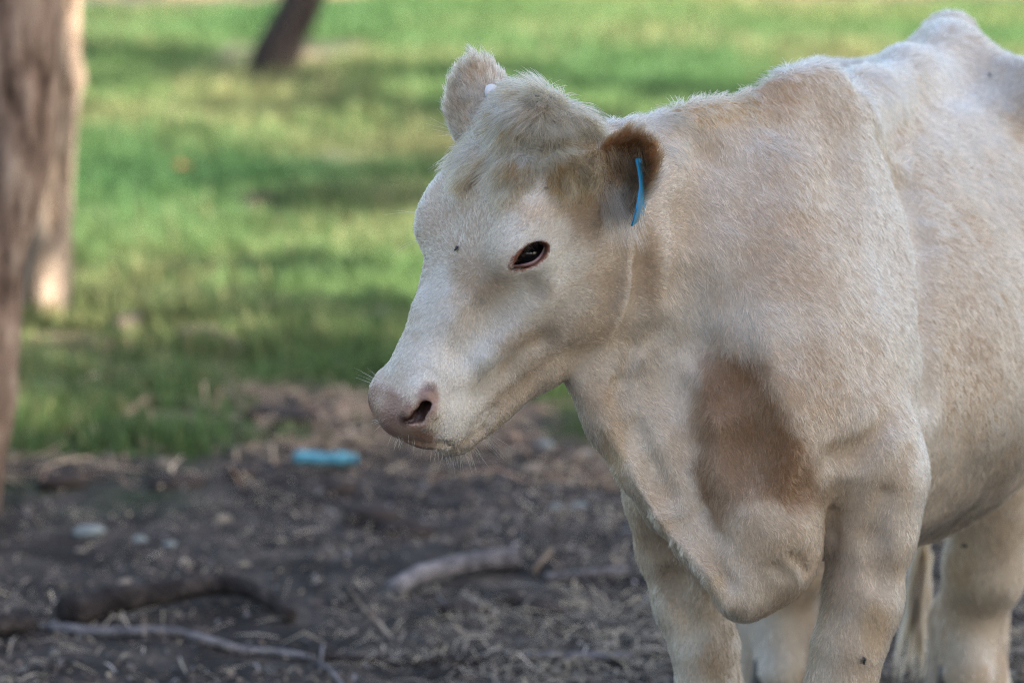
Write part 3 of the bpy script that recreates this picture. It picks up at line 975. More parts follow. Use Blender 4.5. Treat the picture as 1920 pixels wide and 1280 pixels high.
# dewlap and brisket
chain([W(1105, 700, 5.02), W(1150, 795, 5.02), W(1192, 880, 5.0)], [0.026, 0.020, 0.018], k=0.05)
chain([W(1192, 880, 5.0), W(1258, 978, 4.975), W(1345, 1062, 4.955), W(1392, 1120, 4.955)], [0.017, 0.014, 0.017, 0.018], k=0.03)
ell(W(1428, 1008, 5.015), (0.082, 0.085, 0.097), np.array([BL, BB, ZZ]), k=0.025)
ell(W(1335, 965, 5.03), (0.050, 0.06, 0.085), np.array([BL, BB, ZZ]), k=0.03)
ell(W(1404, 1098, 5.00), (0.036, 0.075, 0.044), np.array([BL, BB, ZZ]), k=0.03)
ell(W(1275, 850, 5.06), (0.065, 0.08, 0.12), np.array([BL, BB, ZZ]), k=0.05)
# shoulder: blade, point of shoulder, upper arm
sb_ax = nrm(W(1640, 260, 5.30) - W(1585, 800, 5.08))
sb_o = nrm(np.cross(sb_ax, BB)); sb_o = sb_o if sb_o @ BL > 0 else -sb_o
sb_b = nrm(np.cross(sb_o, sb_ax))
ell(W(1590, 500, 5.235), (0.235, 0.050, 0.115), np.array([sb_ax, sb_o, sb_b]), k=0.03)
ell(W(1600, 720, 5.15), (0.15, 0.065, 0.11), np.array([sb_ax, sb_o, sb_b]), k=0.04)
ell(W(1590, 815, 5.06), (0.062, 0.06, 0.05), np.array([BL, BB, ZZ]), k=0.06)
ell(W(1645, 880, 5.10), (0.062, 0.085, 0.085), np.array([BL, BB, ZZ]), k=0.04)
# right shoulder
ell(B(0.06, -0.145, 0.80), (0.055, 0.11, 0.22), np.array([BL, BB, ZZ]), k=0.05)
ell(W(1247, 900, 5.20), (0.055, 0.085, 0.095), np.array([BL, BB, ZZ]), k=0.05)
# fore legs
lf = [W(1640, 900, 5.09), W(1632, 1000, 5.08), W(1618, 1120, 5.07), W(1590, 1215, 5.06), W(1574, 1290, 5.06)]
foot_l = np.array([lf[-1][0] - 0.012, 5.07, 0.0])
chain(lf + [foot_l + ZZ * 0.25, foot_l + ZZ * 0.13, foot_l + ZZ * 0.075 + np.array([0, -0.02, 0])],
      [0.068, 0.056, 0.050, 0.045, 0.044, 0.032, 0.036, 0.04], k=0.025)
rf = [W(1256, 920, 5.20), W(1272, 1030, 5.20), W(1298, 1120, 5.19), W(1322, 1215, 5.18), W(1331, 1290, 5.18)]
foot_r = np.array([rf[-1][0] + 0.008, 5.19, 0.0])
chain(rf + [foot_r + ZZ * 0.25, foot_r + ZZ * 0.13, foot_r + ZZ * 0.075 + np.array([0, -0.02, 0])],
      [0.056, 0.052, 0.049, 0.043, 0.042, 0.032, 0.036, 0.04], k=0.025)
# hind legs (stifle, gaskin, hock, cannon)
lh = [B(0.90, 0.12, 0.66), W(1848, 1060, 6.02), W(1816, 1170, 6.12), W(1813, 1280, 6.13)]
hfl = np.array([lh[-1][0] - 0.01, 6.06, 0.0])
chain(lh + [hfl + ZZ * 0.14, hfl + ZZ * 0.075 + np.array([0, -0.03, 0])], [0.085, 0.062, 0.060, 0.061, 0.036, 0.042], k=0.03)
rh = [B(0.92, -0.17, 0.66), W(1470, 1050, 6.08), W(1458, 1160, 6.16), W(1458, 1260, 6.17)]
hfr = np.array([rh[-1][0], 6.10, 0.0])
chain(rh + [hfr + ZZ * 0.14, hfr + ZZ * 0.075 + np.array([0, -0.03, 0])], [0.085, 0.066, 0.060, 0.058, 0.036, 0.042], k=0.03)
# tail core
chain([B(1.2, -0.05, 1.02), B(1.27, -0.07, 0.9), W(1735, 950, 6.34), W(1722, 1090, 6.34)], [0.028, 0.026, 0.016, 0.008], k=0.03)

# ---- head
HAX = np.array([HU, HL, HN])
loft(HO, HU, HL, HN, [
    # u      top     bottom  wt     wm     wb
    (-0.010, -0.020, -0.150, 0.060, 0.082, 0.055, 0),
    (0.045, 0.010, -0.200, 0.094, 0.098, 0.062, 0),
    (0.100, 0.020, -0.240, 0.112, 0.106, 0.056, 0),
    (0.150, 0.017, -0.258, 0.112, 0.102, 0.048, 0),
    (0.200, 0.012, -0.258, 0.092, 0.090, 0.042, 0),
    (0.255, 0.004, -0.240, 0.072, 0.074, 0.038, 0),
    (0.310, -0.004, -0.208, 0.058, 0.060, 0.034, 0),
    (0.360, -0.006, -0.176, 0.052, 0.054, 0.032, 0),
    (0.400, -0.014, -0.150, 0.036, 0.046, 0.026, 0)], k=0.016, p=2.8)
for s in (-1, 1):
    # brow and orbit
    ell(H(0.150, 0.088 * s, -0.016), (0.052, 0.024, 0.028), HAX, k=0.04)
    ell(H(0.170, 0.084 * s, -0.052), (0.040, 0.020, 0.030), HAX, k=0.02)
    # cheek muscle, cheek bone ridge, mandible
    ell(H(0.160, 0.062 * s, -0.175), (0.078, 0.036, 0.066), HAX, k=0.03)
    cone(H(0.19, 0.086 * s, -0.085), H(0.30, 0.060 * s, -0.075), 0.018, 0.010, k=0.03)
    chain([H(0.20, 0.036 * s, -0.225), H(0.28, 0.028 * s, -0.200), H(0.37, 0.020 * s, -0.158)], [0.026, 0.020, 0.016], k=0.02)
    # base of ear
    ell(H(0.040, 0.090 * s, -0.095), (0.034, 0.032, 0.034), HAX, k=0.04)
    # nostril wing and upper lip
    ell(H(0.397, 0.036 * s, -0.042), (0.036, 0.022, 0.030), HAX, k=0.015)
    ell(H(0.398, 0.038 * s, -0.086), (0.040, 0.022, 0.036), HAX, k=0.015)
# poll
ell(H(0.008, 0, -0.028), (0.035, 0.070, 0.045), HAX, k=0.04)
ell(H(0.048, 0.085, -0.040), (0.036, 0.026, 0.026), HAX, k=0.03)
# nose pad, upper lip
ell(H(0.417, 0, -0.054), (0.034, 0.046, 0.042), HAX, k=0.015)
ell(H(0.412, 0, -0.088), (0.036, 0.042, 0.032), HAX, k=0.015)
# lower lip and chin
ell(H(0.402, 0, -0.134), (0.034, 0.036, 0.020), HAX, k=0.008)
cone(H(0.405, 0, -0.140), H(0.34, 0, -0.165), 0.022, 0.022, k=0.03)
# neck folds behind the jaw
for (x0, y0, x1, y1, r) in ((1206, 470, 1214, 600, 0.006), (1224, 455, 1236, 570, 0.005), (1180, 640, 1120, 735, 0.008)):
    pass

# ---- eyes
EYE_R = 0.0235
_ey = {}
for s in (1, -1):
    _ey[s] = (H(0.162, 0.0800 * s, -0.044), H(0.190, 0.098 * s, -0.026) - H(0.141, 0.106 * s, -0.062))


def eye_frame(s):
    c, ea = _ey[s]
    eo = nrm(HL * s * 0.88 + HN * 0.44 + HU * 0.06)
    ea = nrm(ea - eo * (ea @ eo))
    eb = np.cross(eo, ea)
    eb = eb if eb @ HN > 0 else -eb
    return c, ea, eb, eo


def almond(s, grow=0.0, n=16, R=EYE_R + 0.0012):
    c, ea, eb, eo = eye_frame(s)
    up, lo = [], []
    for i in range(n + 1):
        x = -1 + 2 * i / n
        xx = x * (0.0255 + grow) + (0.011 * x ** 3 if x > 0 else 0)
        yu = (0.0140 + grow) * (1 - abs(x) ** 2.2) * (1 - 0.25 * x)
        yl = -(0.0108 + grow) * (1 - abs(x) ** 2.0) - 0.003 * max(x, 0) ** 2
        if x > 0: yu -= 0.003 * x * x
        for arr, y in ((up, yu), (lo, yl)):
            v = ea * xx + eb * y
            q = math.sqrt(float(v @ v)) / R
            d = R * (math.sqrt(1 - q * q) if q < 0.75 else 0.6614 - 0.9 * (q - 0.75))
            arr.append(c + v + eo * d)
    return np.array(up), np.array(lo)


for s in (-1, 1):
    c, ea, eb, eo = eye_frame(s)
    ell(c, (0.036, 0.029, 0.0250), np.array([ea, eb, eo]), k=0.02)
    chain([c + ea * x_ + eb * (0.0225 - 14 * x_ * x_) + eo * 0.013 for x_ in (-0.024, -0.012, 0.0, 0.012, 0.022)], [0.003, 0.006, 0.0075, 0.006, 0.003], k=0.009)
    up, lo = almond(s, 0.003)
    chain(up[::2] + eo * 0.0022, [0.0048] * len(up[::2]), k=0.006)
    chain(lo[::2], [0.0036] * len(lo[::2]), k=0.006)
    up, lo = almond(s, -0.0005)
    mid = (up + lo) / 2
    hgt = np.linalg.norm(up - lo, axis=1) / 2
    for i in range(1, len(mid) - 1):
        for g in (-0.6, 0.0, 0.6):
            q = mid[i] + (up[i] - lo[i]) * 0.5 * g
            cone(q - eo * 0.006, q + eo * 0.03, max(hgt[i] * 0.55, 0.0018), max(hgt[i] * 0.55, 0.0018), k=0.003, op='sub')
    ell(c, (EYE_R,) * 3, np.array([ea, eb, eo]), k=0.002, op='sub')

# ---- nostrils: comma shaped hollows with a rolled rim
_no = {}
NOSIN = {}
for s in (1, -1):
    q = [S(802, 744), S(799, 764), S(785, 784), S(766, 792)]
    if s == 1:
        _no[1] = [((p - HO) @ HU, (p - HO) @ HL, (p - HO) @ HN) for p in q]
    pts = [H(u, l * s, n) for u, l, n in _no[1]]
    inn = -HU * 0.55 - HL * s * 0.75 - HN * 0.2
    chain([pts[0] + HL * s * 0.001 + HU * 0.002, pts[1] + HL * s * 0.004 - HN * 0.009, pts[2] + HL * s * 0.002 - HN * 0.012], [0.006, 0.006, 0.006], k=0.012)
    NOSIN[s] = [p + inn * f for p in pts for f in (0.0, 0.012, 0.024, 0.036)]
    chain([p + inn * 0.003 for p in pts], [0.0050, 0.0075, 0.0085, 0.0045], k=0.006, op='sub')
    cone(pts[1] + inn * 0.003, pts[1] + inn * 0.040, 0.0075, 0.008, k=0.003, op='sub')
    cone(pts[2] + inn * 0.003, pts[1] + inn * 0.040, 0.0075, 0.008, k=0.003, op='sub')
# ---- mouth slit
_mo = [S(x, y) for x, y in ((926, 762), (919, 782), (905, 803), (872, 824), (826, 832), (785, 832), (756, 827))]
_mo = [((p - HO) @ HU, (p - HO) @ HL, (p - HO) @ HN) for p in _mo if p is not None]
for s in (-1, 1):
    mp = [H(u, l * s, n) for u, l, n in _mo]
    chain(mp, np.linspace(0.0015, 0.005, len(mp)), k=0.008, op='sub')

# ---- ears: cupped leaves, the right one held out so that its back shows
EARS = {}


def ear_pts(s, ns=34, nt=25):
    if s == 1:
        base = H(0.058, 0.094, -0.104); tip = W(1197, 254, 4.885); op = np.array([0.15, -0.97, -0.05]); wid = 0.039
    else:
        base = H(0.060, -0.092, -0.060); tip = W(888, 120, 5.06); op = np.array([-0.30, 0.93, 0.0]); wid = 0.041
    e = tip - base
    ln = np.linalg.norm(e); e = e / ln
    op = nrm(op - e * (op @ e))
    sd = np.cross(e, op)
    P, T = [], []
    for i in range(ns):
        f = i / (ns - 1)
        w = wid * (0.66 + 0.36 * math.sin(math.pi * min(f * 0.85 + 0.02, 1))) * math.sqrt(max(1 - max(0, (f - 0.45) / 0.55) ** 2.4, 0.004))
        al = math.radians(104 - 44 * f)
        for j in range(nt):
            t = -1 + 2 * j / (nt - 1)
            P.append(base + e * (f * ln) + sd * w * math.sin(t * al) / max(math.sin(min(al, math.pi / 2)), 0.6)
                     + op * (w * 0.8 * (1 - math.cos(t * al)) - 0.014 + 0.010 * f * f))
            T.append((f, t))
    EARS[s] = (base, e, op, sd, ln)
    return np.array(P), np.array(T)


for s in (-1, 1):
    P, T = ear_pts(s)
    cloud(P, np.full(len(P), 0.0045), k=0.010)

# ---- hollow between neck, shoulder and brisket; folds
p = S(1405, 800)
ell(p + Sn(p) * 0.012, (0.074, 0.050, 0.120), np.array([BL, BB, ZZ]), k=0.022, op='sub')
p = S(1375, 690)
ell(p + Sn(p) * 0.014, (0.050, 0.035, 0.065), np.array([BL, BB, ZZ]), k=0.02, op='sub')
ell(W(1428, 978, 4.985), (0.068, 0.06, 0.060), np.array([BL, BB, ZZ]), k=0.02)


def groove(px, r, k=0.02, out=0.45):
    q = [S(x, y) for x, y in px]
    q = [a + Sn(a) * r * out for a in q if a is not None]
    chain(q, np.full(len(q), r), k=k, op='sub')


groove([(1206, 455), (1211, 520), (1218, 590)], 0.004, 0.03, 0.9)
groove([(1198, 500), (1198, 570), (1174, 640), (1118, 708)], 0.005, 0.035, 0.95)
groove([(1186, 655), (1160, 715), (1150, 750)], 0.006, 0.018, 0.3)
groove([(1556, 960), (1562, 1000), (1554, 1060)], 0.009, 0.012, 0.3)
# dewlap: a thin fold of skin down to the brisket, pleats beside it
fold = [S(1140, 800), S(1183, 880), S(1236, 968), S(1292, 1030), S(1334, 1078), S(1362, 1130)]
fold = [a for a in fold if a is not None]
chain(fold, np.linspace(0.006, 0.010, len(fold)), k=0.010)
groove([(1225, 900), (1275, 985), (1330, 1040), (1365, 1090)], 0.009, 0.016, 0.3)
groove([(1190, 800), (1222, 870), (1255, 930)], 0.008, 0.02, 0.4)
groove([(1290, 880), (1318, 960), (1350, 1010)], 0.007, 0.02, 0.45)
groove([(1488, 1044), (1512, 1070)], 0.004, 0.012, 0.5)
groove([(1452, 1062), (1478, 1082)], 0.004, 0.012, 0.5)
groove([(1655, 262), (1700, 345), (1730, 450), (1741, 600), (1743, 750)], 0.012, 0.03, 0.35)
groove([(1560, 858), (1610, 850), (1660, 790)], 0.008, 0.03, 0.75)
# muscle edges of neck, shoulder and arm
groove([(1330, 300), (1300, 420), (1290, 540), (1296, 640)], 0.007, 0.06, 1.0)
groove([(1232, 640), (1262, 740), (1292, 830)], 0.010, 0.04, 0.4)
groove([(1660, 930), (1640, 1010), (1650, 1090)], 0.007, 0.03, 0.6)
groove([(1232, 1000), (1262, 1090), (1296, 1180)], 0.007, 0.03, 0.5)
groove([(1010, 640), (950, 690), (905, 735)], 0.006, 0.03, 0.6)
groove([(985, 545), (920, 600), (870, 665)], 0.007, 0.04, 0.7)
# loose unevenness of skin and muscle
_m = np.abs(F) < 0.03
_i = np.argwhere(_m)
_p = np.stack([GX[_i[:, 0]], GY[_i[:, 1]], GZ[_i[:, 2]]], 1)
F[_m] += 0.0032 * vnoise(_p, 11.0) + 0.0016 * vnoise(_p + 5, 26.0)
del _m, _i, _p
# ------------------------------------------------------------------ the cow
COW0 = np.array([0.42, 5.45, 0.0])
cow = empty('cow', COW0)
tag(cow, 'cream coloured young cow standing with its head turned, blue tag in one ear', 'cow')
_V, _Q = surface_nets()
body = mesh_obj('body', _V - COW0, _Q, None, cow)

# triangles, areas and normals for placing the coat
_T = np.concatenate([_Q[:, [0, 1, 2]], _Q[:, [0, 2, 3]]])
_e1 = _V[_T[:, 1]] - _V[_T[:, 0]]
_e2 = _V[_T[:, 2]] - _V[_T[:, 0]]
_fn = np.cross(_e1, _e2)
_ar = np.linalg.norm(_fn, axis=1) / 2
_vn = np.zeros_like(_V)
for c in range(3):
    np.add.at(_vn, _T[:, c], _fn)
_vn = nrm(_vn)


def head_uvn(p):
    q = p - HO
    return q @ HU, q @ HL, q @ HN


_pad_px = [(735, 752), (712, 775), (745, 790), (725, 760), (760, 805), (740, 815)]
PADC = S(738, 786)
NOS = [S(800, 764), S(785, 786)]


def bare_mask(p):
    """1 where the hide is naked: nose leather, nostril, rims of the mouth."""
    u, l, n = head_uvn(p)
    al = np.abs(l)
    m = sstep(0.396, 0.412, u + 0.35 * (n + 0.03) - 0.10 * np.maximum(al - 0.02, 0)) * sstep(-0.112 + 0.9 * np.maximum(al - 0.018, 0), -0.104 + 0.9 * np.maximum(al - 0.018, 0), n) * sstep(0.060, 0.050, al + 0.30 * np.maximum(-n - 0.06, 0))
    d = np.full(len(p), 9.0)
    for s in (1, -1):
        for c in NOSIN[s]:
            d = np.minimum(d, np.linalg.norm(p - c, axis=1))
    m = np.maximum(m, sstep(0.019, 0.011, d))
    for s in (1, -1):
        c, ea, eb, eo = eye_frame(s)
        q = p - c
        m = np.maximum(m, (np.abs(q @ ea) < 0.034) * sstep(1.0, 0.9, ((q @ ea - 0.003) / 0.031) ** 2 + ((q @ eb - 0.001) / 0.0165) ** 2) * (q @ eo > 0))
    return m


CREAM = np.array([0.655, 0.550, 0.440])
WHITE = np.array([0.82, 0.78, 0.72])
TAN = np.array([0.45, 0.300, 0.185])
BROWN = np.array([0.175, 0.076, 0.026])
OCHRE = np.array([0.52, 0.34, 0.17])
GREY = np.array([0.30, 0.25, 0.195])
DARK = np.array([0.10, 0.060, 0.035])
BLOBS = []


def blob(px, py, rx, ry, col, amt, soft=0.5):
    p = S(px, py)
    if p is None: return
    sc = p[1] / FPX
    BLOBS.append((p, rx * sc, ry * sc, col, amt, 0.28 if col is BROWN else soft))


# markings and tones of the coat, painted leg shade and blade-edge highlight among them
for a in [
    (1005, 468, 95, 82, WHITE, 1.0), (1075, 560, 60, 40, WHITE, 0.35), (960, 620, 160, 90, WHITE, 0.45), (860, 690, 120, 80, WHITE, 0.8), (870, 780, 70, 60, WHITE, 0.9),
    (1010, 330, 70, 60, WHITE, 0.55), (815, 560, 40, 90, WHITE, 0.5), (870, 400, 80, 90, TAN, 0.22), (900, 515, 60, 40, TAN, 0.45), (1018, 540, 26, 22, GREY, 0.45), (964, 500, 13, 10, BROWN, 0.9),
    (1075, 270, 60, 60, TAN, 0.65), (930, 230, 90, 70, TAN, 0.7), (1000, 235, 80, 60, TAN, 0.7), (940, 290, 80, 50, TAN, 0.6), (880, 330, 50, 18, TAN, 0.5), (870, 260, 30, 60, OCHRE, 0.4), (1070, 320, 50, 26, TAN, 0.7), (1100, 400, 35, 70, TAN, 0.4),
    (975, 640, 60, 26, TAN, 0.45), (1090, 620, 70, 60, TAN, 0.25), (1140, 560, 40, 80, TAN, 0.3),
    (1370, 205, 150, 36, OCHRE, 0.75), (1460, 175, 70, 45, TAN, 0.8), (1500, 300, 90, 70, TAN, 0.30), (1480, 480, 120, 130, TAN, 0.62), (1300, 420, 70, 160, CREAM, 0.3),
    (1280, 620, 60, 160, WHITE, 0.25), (1225, 520, 18, 90, TAN, 0.4),
    (1650, 430, 45, 200, WHITE, 0.35), (1600, 600, 70, 120, CREAM, 0.2), (1720, 620, 40, 330, WHITE, 0.35), (1735, 900, 34, 90, WHITE, 0.45),  # tall white at the blade edge paints light caught on its rim
    (1400, 790, 150, 170, TAN, 0.6), (1500, 700, 90, 90, TAN, 0.35), (1560, 660, 60, 80, TAN, 0.2),
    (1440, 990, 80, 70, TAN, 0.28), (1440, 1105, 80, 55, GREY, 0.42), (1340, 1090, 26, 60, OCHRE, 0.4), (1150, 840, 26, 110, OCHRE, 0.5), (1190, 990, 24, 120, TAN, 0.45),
    (1120, 740, 30, 40, TAN, 0.4), (1190, 760, 60, 60, GREY, 0.18), (1600, 830, 60, 50, TAN, 0.35), (1610, 760, 90, 50, TAN, 0.2),
    (1345, 1240, 40, 50, TAN, 0.5), (1640, 1170, 30, 60, OCHRE, 0.45), (1330, 1100, 50, 60, GREY, 0.25),  # grey blob paints shade on the inner side of the far foreleg
    (1830, 600, 130, 260, TAN, 0.42), (1850, 350, 120, 120, TAN, 0.25), (1660, 200, 90, 40, WHITE, 0.5), (1800, 160, 130, 60, WHITE, 0.6), (1740, 300, 60, 90, TAN, 0.45),
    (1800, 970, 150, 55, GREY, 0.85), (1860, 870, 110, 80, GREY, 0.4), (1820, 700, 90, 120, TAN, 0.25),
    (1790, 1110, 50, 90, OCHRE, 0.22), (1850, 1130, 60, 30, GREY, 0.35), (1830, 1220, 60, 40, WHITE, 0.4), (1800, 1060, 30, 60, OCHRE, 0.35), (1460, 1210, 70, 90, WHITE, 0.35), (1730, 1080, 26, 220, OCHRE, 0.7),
]:
    blob(*a)


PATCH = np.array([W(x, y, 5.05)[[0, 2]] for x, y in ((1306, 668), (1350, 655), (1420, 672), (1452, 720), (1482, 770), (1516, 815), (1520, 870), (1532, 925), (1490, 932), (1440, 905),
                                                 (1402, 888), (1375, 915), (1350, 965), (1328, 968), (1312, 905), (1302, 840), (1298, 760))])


def poly_sd(p, poly):
    """Signed distance to a closed outline, negative inside."""
    d = np.full(len(p), 9.0)
    ins = np.zeros(len(p), bool)
    for i in range(len(poly)):
        a, b = poly[i], poly[(i + 1) % len(poly)]
        e = b - a
        t = np.clip(((p - a) @ e) / (e @ e), 0, 1)
        d = np.minimum(d, np.linalg.norm(p - a - t[:, None] * e, axis=1))
        c = (a[1] > p[:, 1]) != (b[1] > p[:, 1])
        ins ^= c & (p[:, 0] < e[0] * (p[:, 1] - a[1]) / (e[1] if abs(e[1]) > 1e-9 else 1e-9) + a[0])
    return np.where(ins, -d, d)


def coat(p):
    """Colour of the coat at p (albedo)."""
    n1 = vnoise(p, 9.0)[:, None]; n2 = vnoise(p + 3.3, 28.0)[:, None]
    col = CREAM + (TAN - CREAM) * np.clip(0.22 + 0.40 * n1 + 0.20 * n2, 0, 1)
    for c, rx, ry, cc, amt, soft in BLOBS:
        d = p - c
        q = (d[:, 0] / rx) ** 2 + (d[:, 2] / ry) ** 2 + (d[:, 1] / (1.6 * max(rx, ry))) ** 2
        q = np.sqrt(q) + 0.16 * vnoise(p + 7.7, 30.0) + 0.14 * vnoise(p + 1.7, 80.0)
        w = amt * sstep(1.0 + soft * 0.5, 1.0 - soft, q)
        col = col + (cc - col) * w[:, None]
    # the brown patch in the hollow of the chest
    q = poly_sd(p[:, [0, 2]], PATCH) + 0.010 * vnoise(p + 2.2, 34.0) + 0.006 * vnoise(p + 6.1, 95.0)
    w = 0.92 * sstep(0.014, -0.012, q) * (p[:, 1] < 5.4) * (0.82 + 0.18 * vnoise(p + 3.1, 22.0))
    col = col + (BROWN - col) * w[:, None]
    # ears: brown inside and on the rim
    for s in (1, -1):
        base, e, op, sd, ln = EARS[s]
        d = p - base
        f = d @ e / ln; o = d @ op; t = d @ sd
        near = (f > 0.12) & (f < 1.12) & (np.abs(t) < 0.055) & (o > -0.035) & (o < 0.08)
        if s == 1:
            rim = near * sstep(0.2, 0.5, f) * (1 - 0.75 * sstep(0.030, 0.042, np.abs(t)) - 0.6 * sstep(0.93, 1.02, f)) * sstep(-0.022, -0.008, o)
            col = col + (BROWN * 0.9 - col) * (0.95 * np.minimum(rim * 1.4, 1))[:, None]
        else:
            rim = near * np.maximum(sstep(0.60, 0.95, f), sstep(0.018, 0.034, np.abs(t)) * sstep(0.35, 0.6, f))
            col = col + (TAN * 0.8 - col) * (0.75 * rim)[:, None]
    return col


# ---- hide
_bare = bare_mask(_V)
_u, _l, _n = head_uvn(_V)
PINK = np.array([0.38, 0.255, 0.195])
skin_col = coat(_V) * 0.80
_isnose = sstep(0.36, 0.38, _u)
pinkc = PINK + (np.array([0.25, 0.150, 0.125]) - PINK) * np.clip(0.5 + 0.8 * vnoise(_V, 45.0), 0, 1)[:, None]
lidc = np.array([0.23, 0.10, 0.065])
bc = np.where(_isnose[:, None] > 0.5, pinkc, lidc)
_nd = np.full(len(_V), 9.0)
for s in (1, -1):
    for _q in NOSIN[s][1::4] + NOSIN[s][2::4] + NOSIN[s][3::4]:
        _nd = np.minimum(_nd, np.linalg.norm(_V - _q, axis=1))
bc = bc + (np.array([0.055, 0.028, 0.024]) - bc) * sstep(0.0165, 0.0105, _nd)[:, None]
skin_col = skin_col + (bc - skin_col) * _bare[:, None]
ca = body.data.attributes.new('coat', 'FLOAT_COLOR', 'POINT')
ca.data.foreach_set('color', np.concatenate([skin_col, np.ones((len(_V), 1))], 1).astype(np.float32).ravel())
ba = body.data.attributes.new('bare', 'FLOAT', 'POINT')
ba.data.foreach_set('value', _bare.astype(np.float32))

hide, nt, bs = new_mat('cow_hide')
at = nt.nodes.new('ShaderNodeAttribute'); at.attribute_name = 'coat'
ab = nt.nodes.new('ShaderNodeAttribute'); ab.attribute_name = 'bare'
tc = nt.nodes.new('ShaderNodeTexCoord')
n1 = nt.nodes.new('ShaderNodeTexNoise'); n1.inputs['Scale'].default_value = 260; n1.inputs['Detail'].default_value = 5
vo = nt.nodes.new('ShaderNodeTexVoronoi'); vo.inputs['Scale'].default_value = 330
nt.links.new(tc.outputs['Object'], n1.inputs['Vector']); nt.links.new(tc.outputs['Object'], vo.inputs['Vector'])
mx = nt.nodes.new('ShaderNodeMix'); mx.data_type = 'RGBA'; mx.blend_type = 'MULTIPLY'
mx.inputs['Factor'].default_value = 0.5
nt.links.new(at.outputs['Color'], mx.inputs['A']); nt.links.new(n1.outputs['Fac'], mx.inputs['B'])
mul = nt.nodes.new('ShaderNodeMix'); mul.data_type = 'RGBA'; mul.blend_type = 'MULTIPLY'; mul.inputs['Factor'].default_value = 1.0
mul.inputs['B'].default_value = (1.35, 1.35, 1.35, 1)
nt.links.new(mx.outputs['Result'], mul.inputs['A'])
nt.links.new(mul.outputs['Result'], bs.inputs['Base Color'])
mr = nt.nodes.new('ShaderNodeMapRange'); mr.inputs['To Min'].default_value = 0.9; mr.inputs['To Max'].default_value = 0.34
nt.links.new(ab.outputs['Fac'], mr.inputs['Value']); nt.links.new(mr.outputs['Result'], bs.inputs['Roughness'])
bp = nt.nodes.new('ShaderNodeBump'); bp.inputs['Distance'].default_value = 0.0012; bp.inputs['Strength'].default_value = 0.7
nt.links.new(vo.outputs['Distance'], bp.inputs['Height']); nt.links.new(bp.outputs['Normal'], bs.inputs['Normal'])
bs.inputs['Specular IOR Level'].default_value = 0.4
bs.inputs['Subsurface Weight'].default_value = 0.0
body.data.materials.append(hide)

# ---- the coat: short hair lying along the body, in small locks
hairm, nt, bs = new_mat('cow_hair')
at = nt.nodes.new('ShaderNodeAttribute'); at.attribute_name = 'coat'
nt.nodes.remove(bs)
ph = nt.nodes.new('ShaderNodeBsdfHairPrincipled')
ph.parametrization = 'COLOR'
ph.inputs['Roughness'].default_value = 0.48
ph.inputs['Radial Roughness'].default_value = 0.65
ph.inputs['IOR'].default_value = 1.43
nt.links.new(at.outputs['Color'], ph.inputs['Color'])
nt.links.new(ph.outputs[0], nt.nodes['Material Output'].inputs['Surface'])

hair_soft = hairm.copy()
hair_soft.name = 'cow_hair_dry'
_ph = [n_ for n_ in hair_soft.node_tree.nodes if n_.bl_idname == 'ShaderNodeBsdfHairPrincipled'][0]
_ph.inputs['IOR'].default_value = 1.25
_ph.inputs['Roughness'].default_value = 0.65


def curves_obj(name, P, rad, col, mat, parent):
    """P (n, k, 3) strands in the place, rad (n, k), col (n, k, 3)."""
    n, k = P.shape[:2]
    cu = bpy.data.hair_curves.new(name)
    cu.add_curves([k] * n)
    cu.attributes['position'].data.foreach_set('vector', (P - COW0).astype(np.float32).ravel())
    ra = cu.attributes.get('radius') or cu.attributes.new('radius', 'FLOAT', 'POINT')
    ra.data.foreach_set('value', rad.astype(np.float32).ravel())
    a = cu.attributes.new('coat', 'FLOAT_COLOR', 'POINT')
    a.data.foreach_set('color', np.concatenate([col, np.ones((n, k, 1))], 2).astype(np.float32).ravel())
    cu.materials.append(mat)
    o = bpy.data.objects.new(name, cu)
    COL.objects.link(o)
    o.parent = parent
    o['kind'] = 'stuff'
    return o


def sample_surface(n, dens):
    w = _ar * dens
    cs = np.cumsum(w); tot = cs[-1]
    i = np.searchsorted(cs, rng.random(n) * tot)
    i = np.clip(i, 0, len(w) - 1)
    a = rng.random(n); b = rng.random(n)
    f = a + b > 1
    a[f] = 1 - a[f]; b[f] = 1 - b[f]
    t = _T[i]
    P = _V[t[:, 0]] + a[:, None] * _e1[i] + b[:, None] * _e2[i]
    N = nrm(_vn[t[:, 0]] * (1 - a - b)[:, None] + _vn[t[:, 1]] * a[:, None] + _vn[t[:, 2]] * b[:, None])
    return P, N


WHORL = S(893, 522)


def tuft_w(u, l, n):
    """Weight of the long forelock on the poll."""
    return sstep(0.105, 0.080, u + 0.012 * np.sin(l * 90)) * sstep(0.080, 0.060, np.abs(l)) * sstep(-0.085, -0.055, n)


